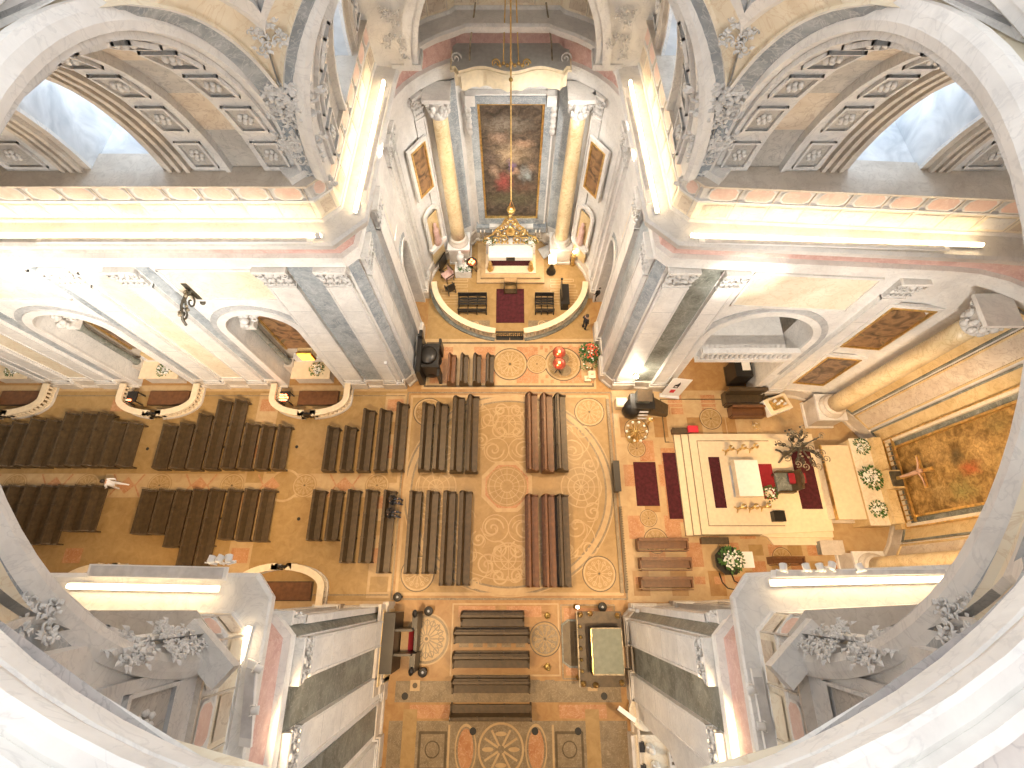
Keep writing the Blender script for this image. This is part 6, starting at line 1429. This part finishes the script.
# ================================================================ PEOPLE
def person(label, px_, py, facing, pose='stand', top='coat_white', legs='trouser', hairm='hair', z=0, stride=.0):
    x, y = at(px_, py, .9 if pose == 'stand' else .9)
    t = thing('person', label, 'person', (x, y, z), facing)       # faces local -y
    V = {}
    if pose == 'stand':
        s = stride
        J = [('pel', 0, 0, .95, .15), ('spine', 0, 0, 1.15, .14), ('chest', 0, 0, 1.35, .17), ('neck', 0, 0, 1.50, .06), ('head0', 0, -.02, 1.58, .07), ('head1', 0, -.03, 1.68, .10), ('crown', 0, -.02, 1.75, .07),
             ('shL', .18, 0, 1.43, .075), ('elL', .25, .04-s*.3, 1.16, .05), ('wrL', .24, -.08-s*.5, .94, .035), ('shR', -.18, 0, 1.43, .075), ('elR', -.25, .04+s*.3, 1.16, .05), ('wrR', -.24, -.05+s*.3, .92, .035),
             ('hiL', .10, 0, .88, .10), ('knL', .11, -.03-s*.3, .50, .065), ('anL', .11, .02-s*.4, .09, .045), ('toL', .11, -.14-s*.4, .04, .04), ('hiR', -.10, 0, .88, .10), ('knR', -.11, -.03+s*.25, .50, .065), ('anR', -.11, .04+s*.6, .10, .045), ('toR', -.11, -.11+s*.6, .04, .04)]
    else:
        J = [('pel', 0, 0, .56, .16), ('spine', 0, 0, .76, .15), ('chest', 0, -.03, .97, .18), ('neck', 0, -.05, 1.13, .06), ('head0', 0, -.08, 1.20, .07), ('head1', 0, -.09, 1.29, .10), ('crown', 0, -.08, 1.36, .07),
             ('shL', .19, -.03, 1.05, .08), ('elL', .26, -.12, .80, .055), ('wrL', .12, -.34, .68, .035), ('shR', -.19, -.03, 1.05, .08), ('elR', -.26, -.12, .80, .055), ('wrR', -.12, -.34, .68, .035),
             ('hiL', .11, -.04, .56, .10), ('knL', .13, -.46, .54, .07), ('anL', .13, -.44, .10, .045), ('toL', .13, -.58, .04, .04), ('hiR', -.11, -.04, .56, .10), ('knR', -.13, -.46, .54, .07), ('anR', -.13, -.44, .10, .045), ('toR', -.13, -.58, .04, .04)]
    idx = {j[0]: i for i, j in enumerate(J)}
    Ed = [('pel', 'spine'), ('spine', 'chest'), ('chest', 'neck'), ('neck', 'head0'), ('head0', 'head1'), ('head1', 'crown'), ('chest', 'shL'), ('shL', 'elL'), ('elL', 'wrL'), ('chest', 'shR'), ('shR', 'elR'), ('elR', 'wrR'),
          ('pel', 'hiL'), ('hiL', 'knL'), ('knL', 'anL'), ('anL', 'toL'), ('pel', 'hiR'), ('hiR', 'knR'), ('knR', 'anR'), ('anR', 'toR')]
    verts = [j[1:4] for j in J]; rad = [j[4] for j in J]; edges = [(idx[a], idx[b]) for a, b in Ed]
    for w, e in (('wrL', 'elL'), ('wrR', 'elR')):                     # palms, five fingers
        W_ = Vector(verts[idx[w]]); d = (W_-Vector(verts[idx[e]])).normalized(); sd = d.cross(Vector((0, 1, 0))).normalized()
        verts.append(tuple(W_+d*.07)); rad.append(.032); pi_ = len(verts)-1; edges.append((idx[w], pi_))
        for k, l in ((-1.5, .06), (-.5, .08), (.5, .085), (1.5, .075)):
            b = W_+d*.10+sd*.016*k; verts.append(tuple(b)); rad.append(.010); edges.append((pi_, len(verts)-1)); verts.append(tuple(b+d*l+Vector((0, -.015, 0)))); rad.append(.008); edges.append((len(verts)-2, len(verts)-1))
        b = W_+d*.04+sd*.04; verts.append(tuple(b)); rad.append(.011); edges.append((pi_, len(verts)-1)); verts.append(tuple(b+d*.045+sd*.015)); rad.append(.009); edges.append((len(verts)-2, len(verts)-1))
    me = bpy.data.meshes.new('body'); me.from_pydata(verts, edges, []); me.update(); o = bpy.data.objects.new('body', me); COL.objects.link(o); o.parent = t
    sk = o.modifiers.new('skin', 'SKIN'); 
    if not me.skin_vertices: me.attributes  # layer appears with the modifier below
    if len(me.skin_vertices) == 0:
        bm_ = __import__('bmesh').new(); bm_.from_mesh(me); bm_.verts.layers.skin.verify(); bm_.to_mesh(me); bm_.free()
    for i, r in enumerate(rad): me.skin_vertices[0].data[i].radius = (r, r)
    for i in range(len(rad)): me.skin_vertices[0].data[i].use_root = (i == 0)
    sb = o.modifiers.new('sub', 'SUBSURF'); sb.levels = 1; sb.render_levels = 1
    dg = bpy.context.evaluated_depsgraph_get(); m2 = bpy.data.meshes.new_from_object(o.evaluated_get(dg)); o.modifiers.clear(); o.data = m2
    m2.materials.clear(); [m2.materials.append(MATS[q]) for q in ('skin', top, legs)]
    zn = dict((j[0], j[3]) for j in J); wr = (Vector(verts[idx['wrL']]), Vector(verts[idx['wrR']]))
    for p in m2.polygons:
        c = p.center; m = 1
        if c.z > zn['neck']-.01: m = 0
        elif min((c-wr[0]).length, (c-wr[1]).length) < .05 or (abs(c.x) > .05 and any((c-q).length < .17 and c.z < q.z-.0 and (c-q).length > .0 for q in wr) and pose == 'stand' and abs(c.x) > .19): m = 0
        elif c.z < zn['pel']-.08 or (pose != 'stand' and c.y < -.16 and c.z < .64): m = 2
        p.material_index = m; p.use_smooth = True
    hx_, hy_, hz_ = J[5][1:4]
    mb = MB(); mb.ball((hx_, hy_+.02, hz_+.03), .118, hairm, 14, 9, (1, 1.05, 1.0)); mb.build('hair', t)
    mb = MB(); mb.ball((hx_, hy_-.105, hz_-.03), .02, 'skin', 6, 4); mb.build('nose', t)
    for s in (-1, 1):
        mb = MB(); mb.ball((hx_+s*.035, hy_-.10, hz_), .012, 'iron', 6, 4); mb.build('eye', t)
        mb = MB(); mb.ball((hx_+s*.108, hy_-.01, hz_-.02), .025, 'skin', 6, 4, (.5, 1, 1.3)); mb.build('ear', t)
    return t
person('person in a white shirt walking left along the nave aisle', 113, 484, -PI/2, 'stand', 'coat_white', 'coat_white', 'hair', 0, .5)
person('upper of two people in dark coats seated on the pew nearest the crossing', 390.5, 500, PI/2, 'sit', 'coat_black', 'trouser')
person('lower of two people in dark coats seated on the pew nearest the crossing', 388, 513, PI/2, 'sit', 'coat_black', 'trouser')
person('person in black standing outside the right end of the apse railing', 585.5, 322, 2.2, 'stand', 'coat_black', 'coat_black')
person('person in black at the right wall of the north apse', 598, 294, -2.6, 'stand', 'coat_black', 'coat_black')

# ================================================================ LIGHT FITTINGS ON THE CORNICES
def tube(label, a, b, z=15.98, segs=1):
    a, b = Vector(a), Vector(b); d = b-a; Lt = d.length; ang = math.atan2(d.y, d.x)
    t = thing('light_tube', label, 'light tube', (a.x, a.y, z-.12), ang)
    mb = MB(); mb.box(0, Lt, -.08, .08, 0, .05, 'white_paint'); mb.build('channel', t)
    mb = MB(); mb.tube([(0.03, 0, .10), (Lt-.03, 0, .10)], .055, 'lit_tube', 8, False); mb.build('tube', t); return t
tube('long glowing tube on the cornice of the north nave wall', (-24, 5.62), (-6.3, 5.62))
tube('glowing tube on the cornice of the left wall of the north transept', (-5.3, 6.6), (-4.92, 13.2))
tube('glowing tube on the cornice of the right wall of the north transept', (5.3, 6.6), (4.92, 13.2))
tube('long glowing tube on the cornice of the north chancel wall', (6.3, 5.62), (16.2, 5.22))
tube('short glowing tube on the cornice of the south nave wall at the lower left', at(66, 586, 15.98), at(218, 589, 15.98))
tube('glowing tube on the left cornice of the south transept at the lower left', at(248, 626, 15.98), at(217, 745, 15.98))
tube('glowing tube on the cornice of the south chancel wall at the lower right', at(771, 583, 15.98), at(949, 579, 15.98))
tube('glowing tube on the right cornice of the south transept at the lower right', at(763, 636, 15.98), at(789, 748, 15.98))
def tray(label, pts, z0, z1, mat='white_paint'):
    n = len(pts); c = Vector((sum(p[0] for p in pts)/n, sum(p[1] for p in pts)/n))
    o = MB().prism([(p[0]-c.x, p[1]-c.y) for p in pts], 0, z1-z0, mat).build('cable_tray'); MB().prism([((p[0]-c.x)*.96, (p[1]-c.y)*.8) for p in pts], z1-z0, z1-z0+.02, 'light_grey_metal').build('lid', o)
    o.location = (c.x, c.y, z0); return tag(o, label, 'cable tray')
tray('white metal tray beside the glowing tube of the south nave cornice', [at(88, 577, 15.9), at(226, 581, 15.9), at(229, 567, 15.9), at(92, 564, 15.9)], 15.88, 15.98)
tray('white metal tray beside the glowing tube of the south chancel cornice', [at(771, 578, 15.9), at(948, 574, 15.9), at(945, 569, 15.9), at(771, 570, 15.9)], 15.88, 15.98)
tray('narrow white tray along the left cornice edge of the south transept', [at(240, 745, 15.9), at(252, 747, 15.9), at(258, 662, 15.9), at(249, 658, 15.9)], 15.88, 15.98)
tray('narrow white tray along the right cornice edge of the south transept', [at(750, 668, 15.9), at(759, 668, 15.9), at(778, 755, 15.9), at(766, 757, 15.9)], 15.88, 15.98)
tray('white metal tray along the north nave cornice', [(-16, 5.32), (-6.6, 5.32), (-6.6, 5.5), (-16, 5.5)], 15.88, 15.95)
tray('white metal tray along the north chancel cornice', [(6.6, 5.32), (15, 5.0), (15, 5.16), (6.6, 5.5)], 15.88, 15.95)
tray('white metal tray along the left cornice of the north transept', [(-5.12, 7.0), (-4.78, 12.8), (-4.66, 12.8), (-4.98, 7.0)], 15.88, 15.95)
tray('white metal tray along the right cornice of the north transept', [(5.12, 7.0), (4.98, 7.0), (4.66, 12.8), (4.78, 12.8)], 15.88, 15.95)
def floodlight(label, px_, py, rz, z=16.0, mat='white_paint'):
    x, y = at(px_, py, z+.2); t = thing('floodlight', label, 'spotlight', (x, y, z-.1), rz); t.scale = (.62, .62, .62)
    mb = MB(); mb.lathe([(.10, 0), (.14, .05), (.15, .26), (.16, .3)], mat, (0, 0, 0), 12); o = mb.build('lamp_head', t); o.location = (0, 0, .3); o.rotation_euler = (1.9, 0, 0)
    mb = MB(); mb.box(-.18, -.15, -.03, .03, 0, .36, mat); mb.box(.15, .18, -.03, .03, 0, .36, mat); mb.box(-.18, .18, -.06, .06, -.02, .02, mat); mb.build('bracket', t)
    mb = MB(); mb.disk(0, 0, .13, 0, 'light_grey_metal', 12); l = mb.build('lens', o); l.location = (0, 0, .305)
for i, (px_, py, rz) in enumerate(((207, 563, 3.0), (215, 562, 2.8), (226, 562, 3.4))): floodlight('%s of three small floodlights from the left on the south nave cornice' % ORD[i], px_, py, rz)
for i, (px_, py, rz) in enumerate(((786, 571, 2.9), (810, 571, 3.1), (824, 571, 3.1), (834, 569, 2.6), (865, 571, 3.3))): floodlight('%s of five small floodlights from the left on the south chancel cornice' % ORD[i], px_, py, rz)
for i, (px_, py, rz) in enumerate(((252, 668, 1.2), (248, 712, 1.6))): floodlight('%s floodlight on the left cornice of the south transept' % ('upper', 'lower')[i], px_, py, rz)
for i, (px_, py, rz) in enumerate(((757, 690, -1.2), (768, 728, -1.6))): floodlight('%s floodlight on the right cornice of the south transept' % ('upper', 'lower')[i], px_, py, rz)
floodlight('small floodlight at the pier end of the north nave cornice', 316, 231, .2)
# lamps fixed low on the piers
def wall_tube(label, p0, p1, mat='white_paint'):
    d = Vector(p1)-Vector(p0); t = thing('wall_lamp', label, 'wall lamp', p0)
    mb = MB(); mb.tube([(0, 0, 0), tuple(d)], .045, mat, 8, False); mb.build('tube', t)
    for q in (Vector((0, 0, 0)), d): mb = MB(); mb.box(q.x-.08, q.x+.08, q.y-.08, q.y+.08, q.z-.08, q.z+.08, 'light_grey_metal'); mb.build('end_cap', t)
wall_tube('slim white tube fixed upright on the white pilaster of the north-west pier', (-6.95, 6.3, .9), (-6.95, 6.3, 4.0))
wall_tube('short white tube on the dark chamfer of the south-east pier', (6.4, -6.55, 1.0), (6.4, -6.55, 2.6))
lo = bpy.data.lights.new('pier_lamp', 'POINT'); lo.energy = 90; lo.color = (1, .85, .65); lo.shadow_soft_size = .1; oo = bpy.data.objects.new('pier_lamp', lo); COL.objects.link(oo); oo.location = (7.6, 5.85, 2.6)
t = thing('wall_lamp', 'bright lamp on the foot of the white pilaster above the dark lectern', 'wall lamp', (7.6, 6.3, 2.4)); mb = MB(); mb.ball((0, -.15, 0), .13, 'lamp_glow'); mb.build('bulb', t); mb = MB(); mb.box(-.1, .1, -.04, .12, -.12, .12, 'brass'); mb.build('bracket', t)
